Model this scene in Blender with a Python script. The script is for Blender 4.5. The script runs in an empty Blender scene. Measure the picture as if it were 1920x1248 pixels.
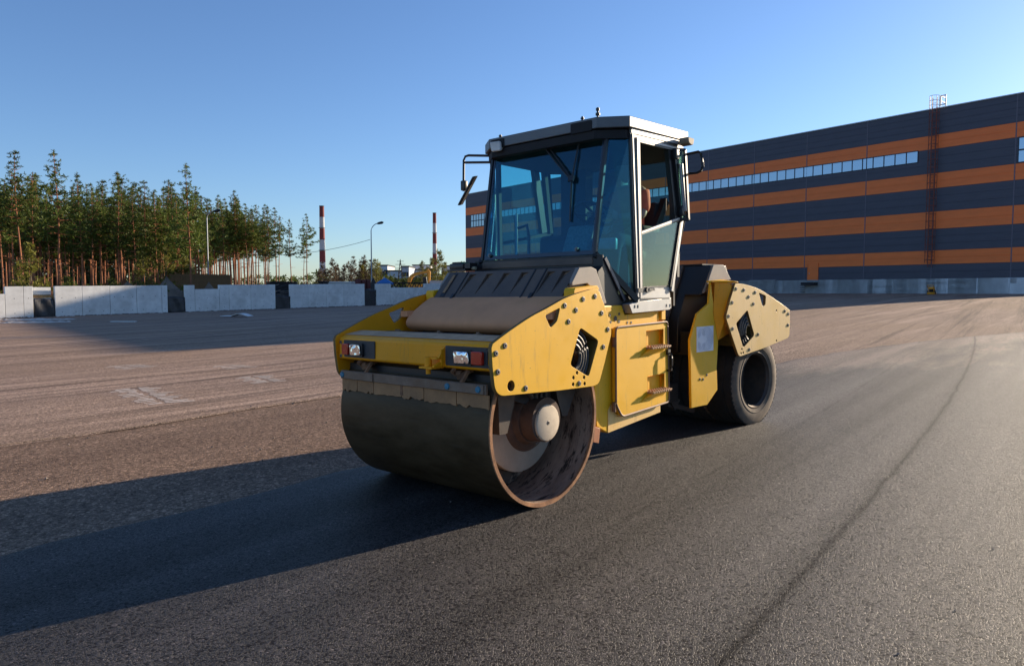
import bpy, bmesh, math, random
import numpy as np
from mathutils import Vector, Matrix
R = math.radians
random.seed(7)
SC = bpy.context.scene
COL = SC.collection

# ------------------------------------------------------------------ camera, sky, sun, exposure
CAM_Z = 1.596
cam_d = bpy.data.cameras.new('camera'); cam = bpy.data.objects.new('camera', cam_d); COL.objects.link(cam)
cam_d.sensor_width = 36.0; cam_d.lens = 36.0*1350/1920
cam.location = (0, 0, CAM_Z); cam.rotation_euler = (R(90-3.391), 0, 0)
cam_d.clip_start = 0.05; cam_d.clip_end = 6000
SC.camera = cam
SUN_AZ = 35.0      # degrees from +X towards +Y
SUN_EL = 15.0
world = bpy.data.worlds.new('World'); SC.world = world; world.use_nodes = True
wn = world.node_tree.nodes; wl = world.node_tree.links; wn.clear()
sky = wn.new('ShaderNodeTexSky'); sky.sky_type = 'NISHITA'; sky.sun_disc = False
sky.sun_elevation = R(SUN_EL); sky.sun_rotation = R(90-SUN_AZ)
sky.air_density = 1.0; sky.dust_density = 0.3; sky.ozone_density = 3.0; sky.altitude = 0
bg = wn.new('ShaderNodeBackground'); bg.inputs['Strength'].default_value = 0.083
wo = wn.new('ShaderNodeOutputWorld')
tint = wn.new('ShaderNodeMix'); tint.data_type = 'RGBA'; tint.blend_type = 'MULTIPLY'; tint.inputs[0].default_value = 1.0
tint.inputs[7].default_value = (.89,1.0,1.22,1)      # white balance of the clear sky
wl.new(sky.outputs[0], tint.inputs[6]); wl.new(tint.outputs[2], bg.inputs[0]); wl.new(bg.outputs[0], wo.inputs[0])
sun_d = bpy.data.lights.new('sun', 'SUN'); sun_d.energy = 5.0; sun_d.angle = R(0.5); sun_d.color = (1.0, 0.83, 0.62)
sun = bpy.data.objects.new('sun', sun_d); COL.objects.link(sun)
sdir = Vector((math.cos(R(SUN_AZ))*math.cos(R(SUN_EL)), math.sin(R(SUN_AZ))*math.cos(R(SUN_EL)), math.sin(R(SUN_EL))))
sun.rotation_euler = (-sdir).to_track_quat('-Z', 'Y').to_euler(); sun.location = sdir*50
SC.view_settings.view_transform = 'Standard'; SC.view_settings.look = 'None'
SC.view_settings.gamma = 1.0; SC.view_settings.exposure = 0.88
SC.view_settings.use_curve_mapping = False

# ------------------------------------------------------------------ helpers
def tag(o, label=None, cat=None, group=None, kind=None):
    if label: o['label'] = label
    if cat: o['category'] = cat
    if group: o['group'] = group
    if kind: o['kind'] = kind
    return o
def empty(name, loc=(0,0,0), rz=0.0, parent=None):
    o = bpy.data.objects.new(name, None); COL.objects.link(o)
    o.location = loc; o.rotation_euler = (0,0,rz); o.empty_display_size = 0.2
    if parent: o.parent = parent
    return o
def link(name, me, parent=None, loc=None, rot=None, scale=None):
    o = bpy.data.objects.new(name, me); COL.objects.link(o)
    if parent: o.parent = parent
    if loc is not None: o.location = loc
    if rot is not None: o.rotation_euler = rot
    if scale is not None: o.scale = scale
    return o
def copy_tree(o, parent=None):
    c = o.copy(); COL.objects.link(c)
    c.parent = parent
    for ch in list(o.children): copy_tree(ch, c)
    return c

class MB:
    """collects shapes and links them as ONE mesh object"""
    def __init__(s): s.bm = bmesh.new(); s.mi = 0
    def _f(s, vs):
        try:
            f = s.bm.faces.new(vs); f.material_index = s.mi; return f
        except ValueError: return None
    def face(s, pts): return s._f([s.bm.verts.new(p) for p in pts])
    def hexa(s, p):
        v = [s.bm.verts.new(q) for q in p]
        for f in ((3,2,1,0),(4,5,6,7),(0,1,5,4),(1,2,6,5),(2,3,7,6),(3,0,4,7)): s._f([v[i] for i in f])
    def box(s, c, d, rot=None, bev=0.0):
        x,y,z = (a/2 for a in d)
        p = [Vector(q) for q in ((-x,-y,-z),(x,-y,-z),(x,y,-z),(-x,y,-z),(-x,-y,z),(x,-y,z),(x,y,z),(-x,y,z))]
        if rot is not None: p = [rot @ q for q in p]
        n0 = len(s.bm.verts)
        s.hexa([q+Vector(c) for q in p])
        if bev > 0:
            s.bm.verts.ensure_lookup_table(); vs = list(s.bm.verts)[n0:]
            es = list({e for v in vs for e in v.link_edges})
            bmesh.ops.bevel(s.bm, geom=es, offset=bev, segments=2, affect='EDGES', profile=0.5)
    def bar(s, a, b, w, h, up=(0,0,1)):
        a = Vector(a); b = Vector(b); d = (b-a).normalized(); u = Vector(up)
        sd = d.cross(u)
        if sd.length < 1e-4: sd = d.cross(Vector((1,0,0)))
        sd.normalize(); u = sd.cross(d)
        o = [sd*(-w/2)-u*(h/2), sd*(w/2)-u*(h/2), sd*(w/2)+u*(h/2), sd*(-w/2)+u*(h/2)]
        s.hexa([a+q for q in o]+[b+q for q in o])
    def cyl(s, a, b, r, n=16, r2=None, caps=True):
        a = Vector(a); b = Vector(b); r2 = r if r2 is None else r2
        d = (b-a).normalized(); t = Vector((0,0,1)) if abs(d.z) < .9 else Vector((1,0,0))
        u = d.cross(t).normalized(); w = d.cross(u)
        A = [s.bm.verts.new(a+(u*math.cos(2*math.pi*i/n)+w*math.sin(2*math.pi*i/n))*r) for i in range(n)]
        B = [s.bm.verts.new(b+(u*math.cos(2*math.pi*i/n)+w*math.sin(2*math.pi*i/n))*r2) for i in range(n)]
        for i in range(n): 
            f = s._f([A[i],A[(i+1)%n],B[(i+1)%n],B[i]])
            if f: f.smooth = True
        if caps: s._f(A[::-1]); s._f(B)
    def tube(s, pts, r, n=8):
        pts = [Vector(p) for p in pts]; rings = []
        for i,p in enumerate(pts):
            d = (pts[min(i+1,len(pts)-1)]-pts[max(i-1,0)]).normalized()
            t = Vector((0,0,1)) if abs(d.z) < .95 else Vector((1,0,0))
            u = d.cross(t).normalized(); w = d.cross(u)
            rr = r[i] if isinstance(r,(list,tuple)) else r
            rings.append([s.bm.verts.new(p+(u*math.cos(2*math.pi*k/n)+w*math.sin(2*math.pi*k/n))*rr) for k in range(n)])
        for a,b in zip(rings, rings[1:]):
            for k in range(n):
                f = s._f([a[k],a[(k+1)%n],b[(k+1)%n],b[k]])
                if f: f.smooth = True
        s._f(rings[0][::-1]); s._f(rings[-1])
    def lathe(s, prof, n=48, axis='y', c=(0,0,0), closed=False):
        """prof: list of (radius, height along axis)"""
        c = Vector(c); rings = []
        for r,h in prof:
            ring = []
            for i in range(n):
                a = 2*math.pi*i/n; x,y = r*math.cos(a), r*math.sin(a)
                ring.append(s.bm.verts.new(c+(Vector((x,h,y)) if axis=='y' else Vector((x,y,h)) if axis=='z' else Vector((h,x,y)))))
            rings.append(ring)
        pr = list(zip(rings, rings[1:]))
        if closed: pr.append((rings[-1], rings[0]))
        for a,b in pr:
            for i in range(n):
                f = s._f([a[i],a[(i+1)%n],b[(i+1)%n],b[i]])
                if f: f.smooth = True
        return rings
    def disc(s, r, h, n=48, axis='y', c=(0,0,0)):
        c = Vector(c)
        s.face([c+(Vector((r*math.cos(2*math.pi*i/n),h,r*math.sin(2*math.pi*i/n))) if axis=='y' else Vector((r*math.cos(2*math.pi*i/n),r*math.sin(2*math.pi*i/n),h))) for i in range(n)])
    def prism(s, poly, lo, hi, plane='xz'):
        """extrude a 2D polygon (plane xz -> along y, yz -> along x, xy -> along z)"""
        m = {'xz': lambda p,t: (p[0],t,p[1]), 'yz': lambda p,t: (t,p[0],p[1]), 'xy': lambda p,t: (p[0],p[1],t)}[plane]
        A = [s.bm.verts.new(m(p,lo)) for p in poly]; B = [s.bm.verts.new(m(p,hi)) for p in poly]
        n = len(poly)
        for i in range(n): s._f([A[i],A[(i+1)%n],B[(i+1)%n],B[i]])
        s._f(A[::-1]); s._f(B)
    def loft(s, A, B):
        A = [s.bm.verts.new(p) for p in A]; B = [s.bm.verts.new(p) for p in B]; n = len(A)
        for i in range(n): s._f([A[i],A[(i+1)%n],B[(i+1)%n],B[i]])
        s._f(A[::-1]); s._f(B)
    def slab(s, pts, t):
        """planar polygon in 3D thickened by t along its normal"""
        P = [Vector(p) for p in pts]; n = (P[1]-P[0]).cross(P[2]-P[0]).normalized()*t
        s.loft(P, [p+n for p in P])
    def mesh(s, name, mats, M=None, bev=0.0, smooth_angle=None, normals=True):
        if normals: bmesh.ops.recalc_face_normals(s.bm, faces=s.bm.faces)
        me = bpy.data.meshes.new(name); s.bm.to_mesh(me); s.bm.free()
        if M is not None: me.transform(M)
        me.set_sharp_from_angle(angle=R(38))
        for m in (mats if isinstance(mats,(list,tuple)) else [mats]): me.materials.append(m)
        return me
    def build(s, name, mats, parent=None, M=None, bev=0.0, loc=None, rot=None, normals=True):
        o = link(name, s.mesh(name, mats, M, normals=normals), parent, loc, rot)
        if bev > 0:
            b = o.modifiers.new('bevel', 'BEVEL'); b.width = bev; b.segments = 2; b.limit_method = 'ANGLE'; b.angle_limit = R(40)
        return o

def rounded(poly, r=0.02, n=4):
    """round the corners of a 2D polygon; r number or list"""
    out = []; N = len(poly)
    for i in range(N):
        p = Vector(poly[i]); a = Vector(poly[i-1]); b = Vector(poly[(i+1)%N])
        rr = r[i] if isinstance(r,(list,tuple)) else r
        da, db = a-p, b-p
        rr = min(rr, da.length*.45, db.length*.45)
        if rr < 1e-4: out.append(tuple(p)); continue
        A = p+da.normalized()*rr; B = p+db.normalized()*rr
        for k in range(n+1):
            t = k/n; q = A*(1-t)**2+p*2*t*(1-t)+B*t*t; out.append(tuple(q))
    return out
def smooth_poly(pts, n=4):
    """open Catmull-Rom through 2D points"""
    out = []
    for i in range(len(pts)-1):
        p0 = Vector(pts[max(i-1,0)]); p1 = Vector(pts[i]); p2 = Vector(pts[i+1]); p3 = Vector(pts[min(i+2,len(pts)-1)])
        for k in range(n):
            t = k/n
            out.append(tuple(0.5*((2*p1)+(-p0+p2)*t+(2*p0-5*p1+4*p2-p3)*t*t+(-p0+3*p1-3*p2+p3)*t**3)))
    out.append(tuple(pts[-1])); return out
def plate_mesh(name, outline, holes, y0, y1, mat, M=None, bev=0.003):
    """flat plate in the xz plane with holes, between y0 and y1"""
    cu = bpy.data.curves.new(name, 'CURVE'); cu.dimensions = '2D'; cu.fill_mode = 'BOTH'
    cu.extrude = abs(y1-y0)/2-bev; cu.bevel_depth = bev; cu.bevel_resolution = 1; cu.offset = -bev
    for poly in [outline]+holes:
        sp = cu.splines.new('POLY'); sp.points.add(len(poly)-1); sp.use_cyclic_u = True
        for q,p in zip(sp.points, poly): q.co = (p[0], p[1], 0, 1)
    o = bpy.data.objects.new(name, cu); COL.objects.link(o)
    dg = bpy.context.evaluated_depsgraph_get()
    me = bpy.data.meshes.new_from_object(o.evaluated_get(dg))
    bpy.data.objects.remove(o); bpy.data.curves.remove(cu)
    me.transform(Matrix(((1,0,0,0),(0,0,-1,(y0+y1)/2),(0,1,0,0),(0,0,0,1))))
    if M is not None: me.transform(M)
    me.materials.clear(); me.materials.append(mat); me.name = name
    return me

# ------------------------------------------------------------------ materials
def newmat(name):
    m = bpy.data.materials.new(name); m.use_nodes = True
    return m, m.node_tree.nodes, m.node_tree.links, m.node_tree.nodes['Principled BSDF']
def noise(N, L, scale, detail=6, rough=.6, co='Object', vec=None, stretch=None):
    t = N.new('ShaderNodeTexNoise'); t.inputs['Scale'].default_value = scale; t.inputs['Detail'].default_value = detail; t.inputs['Roughness'].default_value = rough
    tc = N.new('ShaderNodeTexCoord')
    if stretch:
        mp = N.new('ShaderNodeMapping'); mp.inputs['Scale'].default_value = stretch[0:3]
        if len(stretch) > 3:
            mp.vector_type = 'TEXTURE'; mp.inputs['Scale'].default_value = [1/q for q in stretch[0:3]]; mp.inputs['Rotation'].default_value = (0,0,stretch[3])
        L.new(tc.outputs[co], mp.inputs['Vector']); L.new(mp.outputs[0], t.inputs['Vector'])
    else: L.new(tc.outputs[co], t.inputs['Vector'])
    return t
def ramp(N, L, src, stops):
    r = N.new('ShaderNodeValToRGB'); L.new(src, r.inputs[0]); e = r.color_ramp.elements
    while len(e) < len(stops): e.new(.5)
    for el,(p,c) in zip(e, stops):
        el.position = p; el.color = (*c,1) if isinstance(c,(tuple,list)) else (c,c,c,1)
    return r.outputs[0]
def mix(N, L, fac, a, b, mode='MIX'):
    m = N.new('ShaderNodeMix'); m.data_type = 'RGBA'; m.blend_type = mode
    for sock,v in ((m.inputs[0],fac),(m.inputs[6],a),(m.inputs[7],b)):
        if isinstance(v,(int,float)): sock.default_value = v
        elif isinstance(v,(tuple,list)): sock.default_value = (*v,1)
        else: L.new(v, sock)
    return m.outputs[2]
def bump(N, L, P, h, strength=.3, dist=.01):
    b = N.new('ShaderNodeBump'); b.inputs['Strength'].default_value = strength; b.inputs['Distance'].default_value = dist
    L.new(h, b.inputs['Height']); L.new(b.outputs[0], P.inputs['Normal']); return b
def simple(name, col, rough=.6, metal=0.0, var=.15, scale=8, dirt=None, dirt_amt=0.0, bmp=0.0, spec=None, streak=None):
    m,N,L,P = newmat(name)
    t = noise(N,L,scale,5,.6,stretch=streak)
    dk = tuple(c*(1-var) for c in col); lt = tuple(min(1,c*(1+var)) for c in col)
    c = ramp(N,L,t.outputs[0],[(.3,dk),(.7,lt)])
    if dirt is not None:
        t2 = noise(N,L,scale*.45,8,.7); f = ramp(N,L,t2.outputs[0],[(.62-.45*dirt_amt,0.0),(.85-.3*dirt_amt,1.0)])
        mu = N.new('ShaderNodeMath'); mu.operation='MULTIPLY'; L.new(f,mu.inputs[0]); mu.inputs[1].default_value=min(1,.35+.6*dirt_amt)
        c = mix(N,L,mu.outputs[0],c,dirt)
    L.new(c, P.inputs['Base Color']); P.inputs['Roughness'].default_value = rough; P.inputs['Metallic'].default_value = metal
    if spec is not None: P.inputs['Specular IOR Level'].default_value = spec
    if bmp: bump(N,L,P,noise(N,L,scale*6,4,.6).outputs[0],bmp,.004)
    return m
DUST = (.36,.25,.14)
def paint(name, col, dust_amt, dust=DUST, seed=0.0, rust=True):
    """worn machine paint: broad dust film, fine grime, scratches, rust specks and slight dents"""
    m,N,L,P = newmat(name)
    tone = noise(N,L,1.7,3,.5); c = ramp(N,L,tone.outputs[0],[(.3,tuple(x*.93 for x in col)),(.7,tuple(min(1,x*1.05) for x in col))])
    tc = N.new('ShaderNodeTexCoord')
    d1 = noise(N,L,2.6,9,.72); f1 = ramp(N,L,d1.outputs[0],[(.60-.42*dust_amt,0.0),(.92-.35*dust_amt,1.0)])
    mu = N.new('ShaderNodeMath'); mu.operation='MULTIPLY'; L.new(f1,mu.inputs[0]); mu.inputs[1].default_value=.25+.6*dust_amt
    c = mix(N,L,mu.outputs[0],c,dust)
    st = noise(N,L,14,7,.75,stretch=(1.0,1.0,.12)); f2 = ramp(N,L,st.outputs[0],[(.57,0.0),(.76,.5)])
    c = mix(N,L,f2,c,(.20,.13,.07))
    sp = noise(N,L,55,3,.6); f3 = ramp(N,L,sp.outputs[0],[(.67,0.0),(.74,.8)])
    if rust: c = mix(N,L,f3,c,(.10,.05,.03))
    sc = noise(N,L,30,2,.5,stretch=(.25,1,6)); f4 = ramp(N,L,sc.outputs[0],[(.735,0.0),(.75,.5)])
    c = mix(N,L,f4,c,(.25,.2,.14))
    L.new(c,P.inputs['Base Color'])
    rr = ramp(N,L,d1.outputs[0],[(.35,.38),(.65,.68)]); L.new(rr,P.inputs['Roughness'])
    bump(N,L,P,noise(N,L,3.2,3,.5).outputs[0],.10,.02); P.inputs['Specular IOR Level'].default_value=.3
    return m
M = {}
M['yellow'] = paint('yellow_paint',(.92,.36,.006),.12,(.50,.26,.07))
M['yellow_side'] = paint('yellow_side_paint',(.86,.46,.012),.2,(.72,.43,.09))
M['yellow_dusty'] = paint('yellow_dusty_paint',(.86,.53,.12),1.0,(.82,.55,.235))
M['edge'] = simple('plate_edge',(.26,.15,.03),.7,var=.3,scale=12,dirt=(.10,.045,.02),dirt_amt=.6)
M['dust_brown'] = simple('dusty_tank',(.68,.31,.15),.85,var=.10,scale=3,dirt=(.42,.22,.06),dirt_amt=.25)
M['hood'] = simple('hood_grey',(.092,.070,.058),.6,var=.12,scale=4,dirt=(.20,.135,.09),dirt_amt=.45,bmp=.05)
M['hood_cap'] = simple('hood_cap_grey',(.24,.21,.185),.65,var=.12,scale=5,dirt=(.35,.28,.2),dirt_amt=.4)
M['hood_black'] = simple('engine_hood_black',(.011,.011,.013),.45,var=.2,scale=3,dirt=(.030,.024,.020),dirt_amt=.2)
M['recess'] = simple('dust_recess',(.30,.18,.10),.9,scale=10)
M['black'] = simple('black_paint',(.016,.016,.018),.42,var=.3,scale=6)
M['blackmat'] = simple('black_matte',(.012,.012,.013),.8,var=.3,scale=6)
M['steel_dark'] = simple('dark_steel',(.055,.045,.04),.6,metal=.3,var=.3,scale=9,dirt=(.12,.07,.04),dirt_amt=.5,bmp=.1)
M['steel_rust'] = simple('rusty_steel',(.24,.115,.055),.8,var=.35,scale=14,dirt=(.05,.03,.02),dirt_amt=.5,bmp=.15)
M['steel_blue'] = simple('bare_bar_steel',(.25,.175,.125),.65,metal=.15,var=.25,scale=12,dirt=(.20,.11,.06),dirt_amt=.75)
M['scraper'] = simple('scraper_rubber',(.40,.205,.09),.9,var=.18,scale=7,dirt=(.09,.06,.045),dirt_amt=.4,bmp=.1)
M['silver'] = simple('cab_silver',(.37,.37,.365),.45,metal=.35,var=.1,scale=7,dirt=(.36,.32,.27),dirt_amt=.3)
M['roof'] = simple('cab_roof_grey',(.125,.13,.135),.45,metal=.25,var=.07,scale=5,dirt=(.17,.165,.16),dirt_amt=.25,streak=(6,1,6))
M['rubber'] = simple('tyre_rubber',(.055,.047,.041),.85,var=.2,scale=10,dirt=(.23,.165,.11),dirt_amt=.72,bmp=.1)
M['tread'] = simple('tyre_tread',(.018,.017,.016),.9,var=.3,scale=10,dirt=(.05,.04,.03),dirt_amt=.3)
M['bolt'] = simple('bolt_steel',(.16,.15,.14),.45,metal=.7,var=.2,scale=30)
M['boltblack'] = simple('bolt_socket',(.012,.011,.01),.6)
M['blue_bolt'] = simple('blue_bolt',(.04,.20,.30),.5)
M['rim'] = simple('rim_rust',(.42,.20,.09),.85,var=.35,scale=16,dirt=(.10,.045,.025),dirt_amt=.6,bmp=.3)
M['hub'] = simple('hub_dark_brown',(.115,.062,.040),.75,var=.3,scale=9,dirt=(.05,.03,.022),dirt_amt=.5,bmp=.2)
M['hubcover'] = simple('hub_cover',(.52,.43,.32),.7,var=.12,scale=8,dirt=(.28,.2,.13),dirt_amt=.4)
M['hubdisc'] = simple('drum_disc',(.38,.31,.24),.75,var=.1,scale=5,dirt=(.20,.15,.11),dirt_amt=.4)
M['label'] = simple('label_white',(.75,.77,.82),.5,var=.04)
M['labelline'] = simple('label_line',(.42,.45,.55),.5)
M['seat'] = simple('seat_black',(.015,.016,.02),.75,var=.25)
M['cabin'] = simple('cabin_trim',(.035,.038,.042),.75,var=.2)
M['beige'] = simple('beige_box',(.33,.27,.18),.7)
M['shirt'] = simple('red_shirt',(.85,.15,.065),.85,var=.15,scale=14,bmp=.1)
M['jeans'] = simple('dark_trousers',(.03,.035,.06),.9)
M['skin'] = simple('skin',(.42,.22,.14),.55,var=.08)
M['hair'] = simple('hair',(.02,.013,.008),.7)
M['stepgrip'] = simple('step_plate',(.38,.20,.09),.6,var=.3,scale=30)
M['pocket'] = simple('pocket_shaded_yellow',(.20,.12,.02),.7,var=.3,scale=10,dirt=(.03,.025,.015),dirt_amt=.6)  # yellow paint darkened to olive: shade of the pocket put into the colour
M['hose'] = simple('hose_black',(.03,.03,.031),.55)
M['orange_bracket'] = simple('orange_bracket',(.36,.12,.04),.6,var=.2)

def glossy_glass(name, tint, refl, rtint=(1,1,1), rough=.02):
    m = bpy.data.materials.new(name); m.use_nodes = True; N = m.node_tree.nodes; L = m.node_tree.links; N.clear()
    out = N.new('ShaderNodeOutputMaterial'); mx = N.new('ShaderNodeMixShader'); tr = N.new('ShaderNodeBsdfTransparent'); gl = N.new('ShaderNodeBsdfGlossy')
    tr.inputs[0].default_value = (*tint,1); gl.inputs[0].default_value = (*rtint,1); gl.inputs['Roughness'].default_value = rough
    lw = N.new('ShaderNodeLayerWeight'); lw.inputs[0].default_value = .5; fr = N.new('ShaderNodeMath'); fr.operation = 'POWER'; fr.inputs[1].default_value = 4.5; L.new(lw.outputs['Facing'], fr.inputs[0])
    ad = N.new('ShaderNodeMath'); ad.operation = 'ADD'; ad.use_clamp = True; ad.inputs[1].default_value = refl+.02
    L.new(fr.outputs[0], ad.inputs[0]); L.new(ad.outputs[0], mx.inputs[0]); L.new(tr.outputs[0], mx.inputs[1]); L.new(gl.outputs[0], mx.inputs[2]); L.new(mx.outputs[0], out.inputs[0])
    return m
M['glass'] = glossy_glass('tinted_glass',(.58,.87,.96),.025,(.45,.8,1.0))
M['glass_corner'] = glossy_glass('tinted_corner_glass',(.30,.62,.76),.06,(.40,.8,1.0))
M['glass_clear'] = glossy_glass('green_glass',(.66,.84,.80),.0)
M['glass_door'] = glossy_glass('dusty_door_glass',(.55,.68,.63),.035,(.9,1,.95),.10)
def lampmat(name, col, rough=.12):
    m,N,L,P = newmat(name)
    t = N.new('ShaderNodeTexWave'); t.inputs['Scale'].default_value = 28; tc = N.new('ShaderNodeTexCoord'); L.new(tc.outputs['Object'],t.inputs['Vector'])
    P.inputs['Base Color'].default_value = (*col,1); P.inputs['Roughness'].default_value = rough
    P.inputs['Coat Weight'].default_value = .8
    bump(N,L,P,t.outputs[1],.4,.004); return m
M['lamp'] = lampmat('headlight_glass',(.80,.84,.88),.1); M['lamp'].node_tree.nodes['Principled BSDF'].inputs['Metallic'].default_value = 1.0
M['lamp'].node_tree.nodes['Bump'].inputs['Strength'].default_value = 1.0; M['lamp'].node_tree.nodes['Bump'].inputs['Distance'].default_value = .02
M['lamp'].node_tree.nodes['Wave Texture'].inputs['Scale'].default_value = 9; M['lamp'].node_tree.nodes['Wave Texture'].inputs['Distortion'].default_value = 4
M['red'] = lampmat('red_lens',(.50,.022,.008),.2)
M['amber'] = simple('amber_lens',(.6,.16,.03),.3)
def drum_mat():
    m,N,L,P = newmat('drum_shell')
    t = noise(N,L,6,6,.65,stretch=(1,.35,1)); c = ramp(N,L,t.outputs[0],[(.3,(.045,.026,.011)),(.7,(.115,.073,.038))])
    t2 = noise(N,L,40,3,.6,stretch=(1,.08,1)); c = mix(N,L,ramp(N,L,t2.outputs[0],[(.55,0.0),(.8,.5)]),c,(.09,.07,.05))
    L.new(c,P.inputs['Base Color']); P.inputs['Metallic'].default_value=.25; P.inputs['Specular IOR Level'].default_value=.2
    L.new(ramp(N,L,t.outputs[0],[(.3,.36),(.7,.55)]),P.inputs['Roughness']); bump(N,L,P,t2.outputs[0],.05,.002); return m
M['drum'] = drum_mat()
def inner_mat():
    m,N,L,P = newmat('drum_inside')
    t = noise(N,L,5,8,.7,stretch=(.6,2.2,.6)); c = ramp(N,L,t.outputs[0],[(.25,(.13,.080,.055)),(.5,(.30,.20,.14)),(.75,(.44,.32,.23))])
    t2 = noise(N,L,7,8,.75,stretch=(.8,3,.8)); c = mix(N,L,ramp(N,L,t2.outputs[0],[(.52,0.0),(.60,.92)]),c,(.022,.011,.007))
    L.new(c,P.inputs['Base Color']); P.inputs['Roughness'].default_value=.75; bump(N,L,P,t2.outputs[0],.3,.01); return m
M['drum_in'] = inner_mat()

# ------------------------------------------------------------------ terrain
CT = [(-.4,5.75,0),(-3,3,-.0),(3,3,.05),(0,0,.05),(-4,0,.0),(4,0,.08),(0,10,-.02),(-4,10,-.07),(4,10,.03),(-8,8,-.1),(8,8,.1),(7,15,.1),(-7,18,-.15),
      (-36,50.6,-.388),(-25.5,62.3,-.19),(-15.07,74,.01),(-5,85.3,.2),(-50,35,-.6),
      (34.4,81,1.25),(49.1,62.5,1.27),(-8.7,135.4,1.25),(13,108,1.25),(20,45,.72),(30,50,.95),(0,60,.3),(10,30,.28),
      (60,40,1.2),(-40,20,-.5),(-20,-15,-.1),(20,-15,.2)]
for k in range(16):
    a = 2*math.pi*k/16; CT.append((400*math.cos(a),400*math.sin(a),.6)); CT.append((900*math.cos(a),900*math.sin(a),.6))
CTn = np.array(CT, float)
def _phi(r2): return np.where(r2 > 1e-9, .5*r2*np.log(np.maximum(r2,1e-9)), 0.0)
def _tps():
    P = CTn[:,:2]/50; n = len(P)
    K = _phi(((P[:,None]-P[None])**2).sum(-1)) + np.eye(n)*.02
    A = np.zeros((n+3,n+3)); A[:n,:n] = K; A[:n,n] = 1; A[:n,n+1:] = P; A[n,:n] = 1; A[n+1:,:n] = P.T
    b = np.zeros(n+3); b[:n] = CTn[:,2]; return np.linalg.solve(A,b), P
_W,_P = _tps()
def gzv(X):
    X = np.atleast_2d(np.asarray(X,float))/50; n = len(_P)
    return _phi(((X[:,None]-_P[None])**2).sum(-1))@_W[:n]+_W[n]+X@_W[n+1:]
def gz(x, y): return float(gzv([[x,y]])[0])
GOFF = -gz(-.4,5.75)
def g(x, y): return gz(x,y)+GOFF
def grid_sheet(name, fx, us, vs, dz, mats, keep=None):
    UV = np.array([fx(u,v) for v in vs for u in us]); Z = gzv(UV)+GOFF+dz
    nu,nv = len(us),len(vs)
    V = [(p[0],p[1],z) for p,z in zip(UV,Z)]
    F = [(j*nu+i,j*nu+i+1,(j+1)*nu+i+1,(j+1)*nu+i) for j in range(nv-1) for i in range(nu-1)]
    me = bpy.data.meshes.new(name); me.from_pydata(V,[],F); me.update()
    for p in me.polygons: p.use_smooth = True
    if me.polygons[0].normal.z < 0: me.flip_normals()
    for m in mats: me.materials.append(m)
    return me
MATD = Vector((.62,.785)); MATN = Vector((.785,-.62))        # direction of the new mat and its right hand normal
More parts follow.
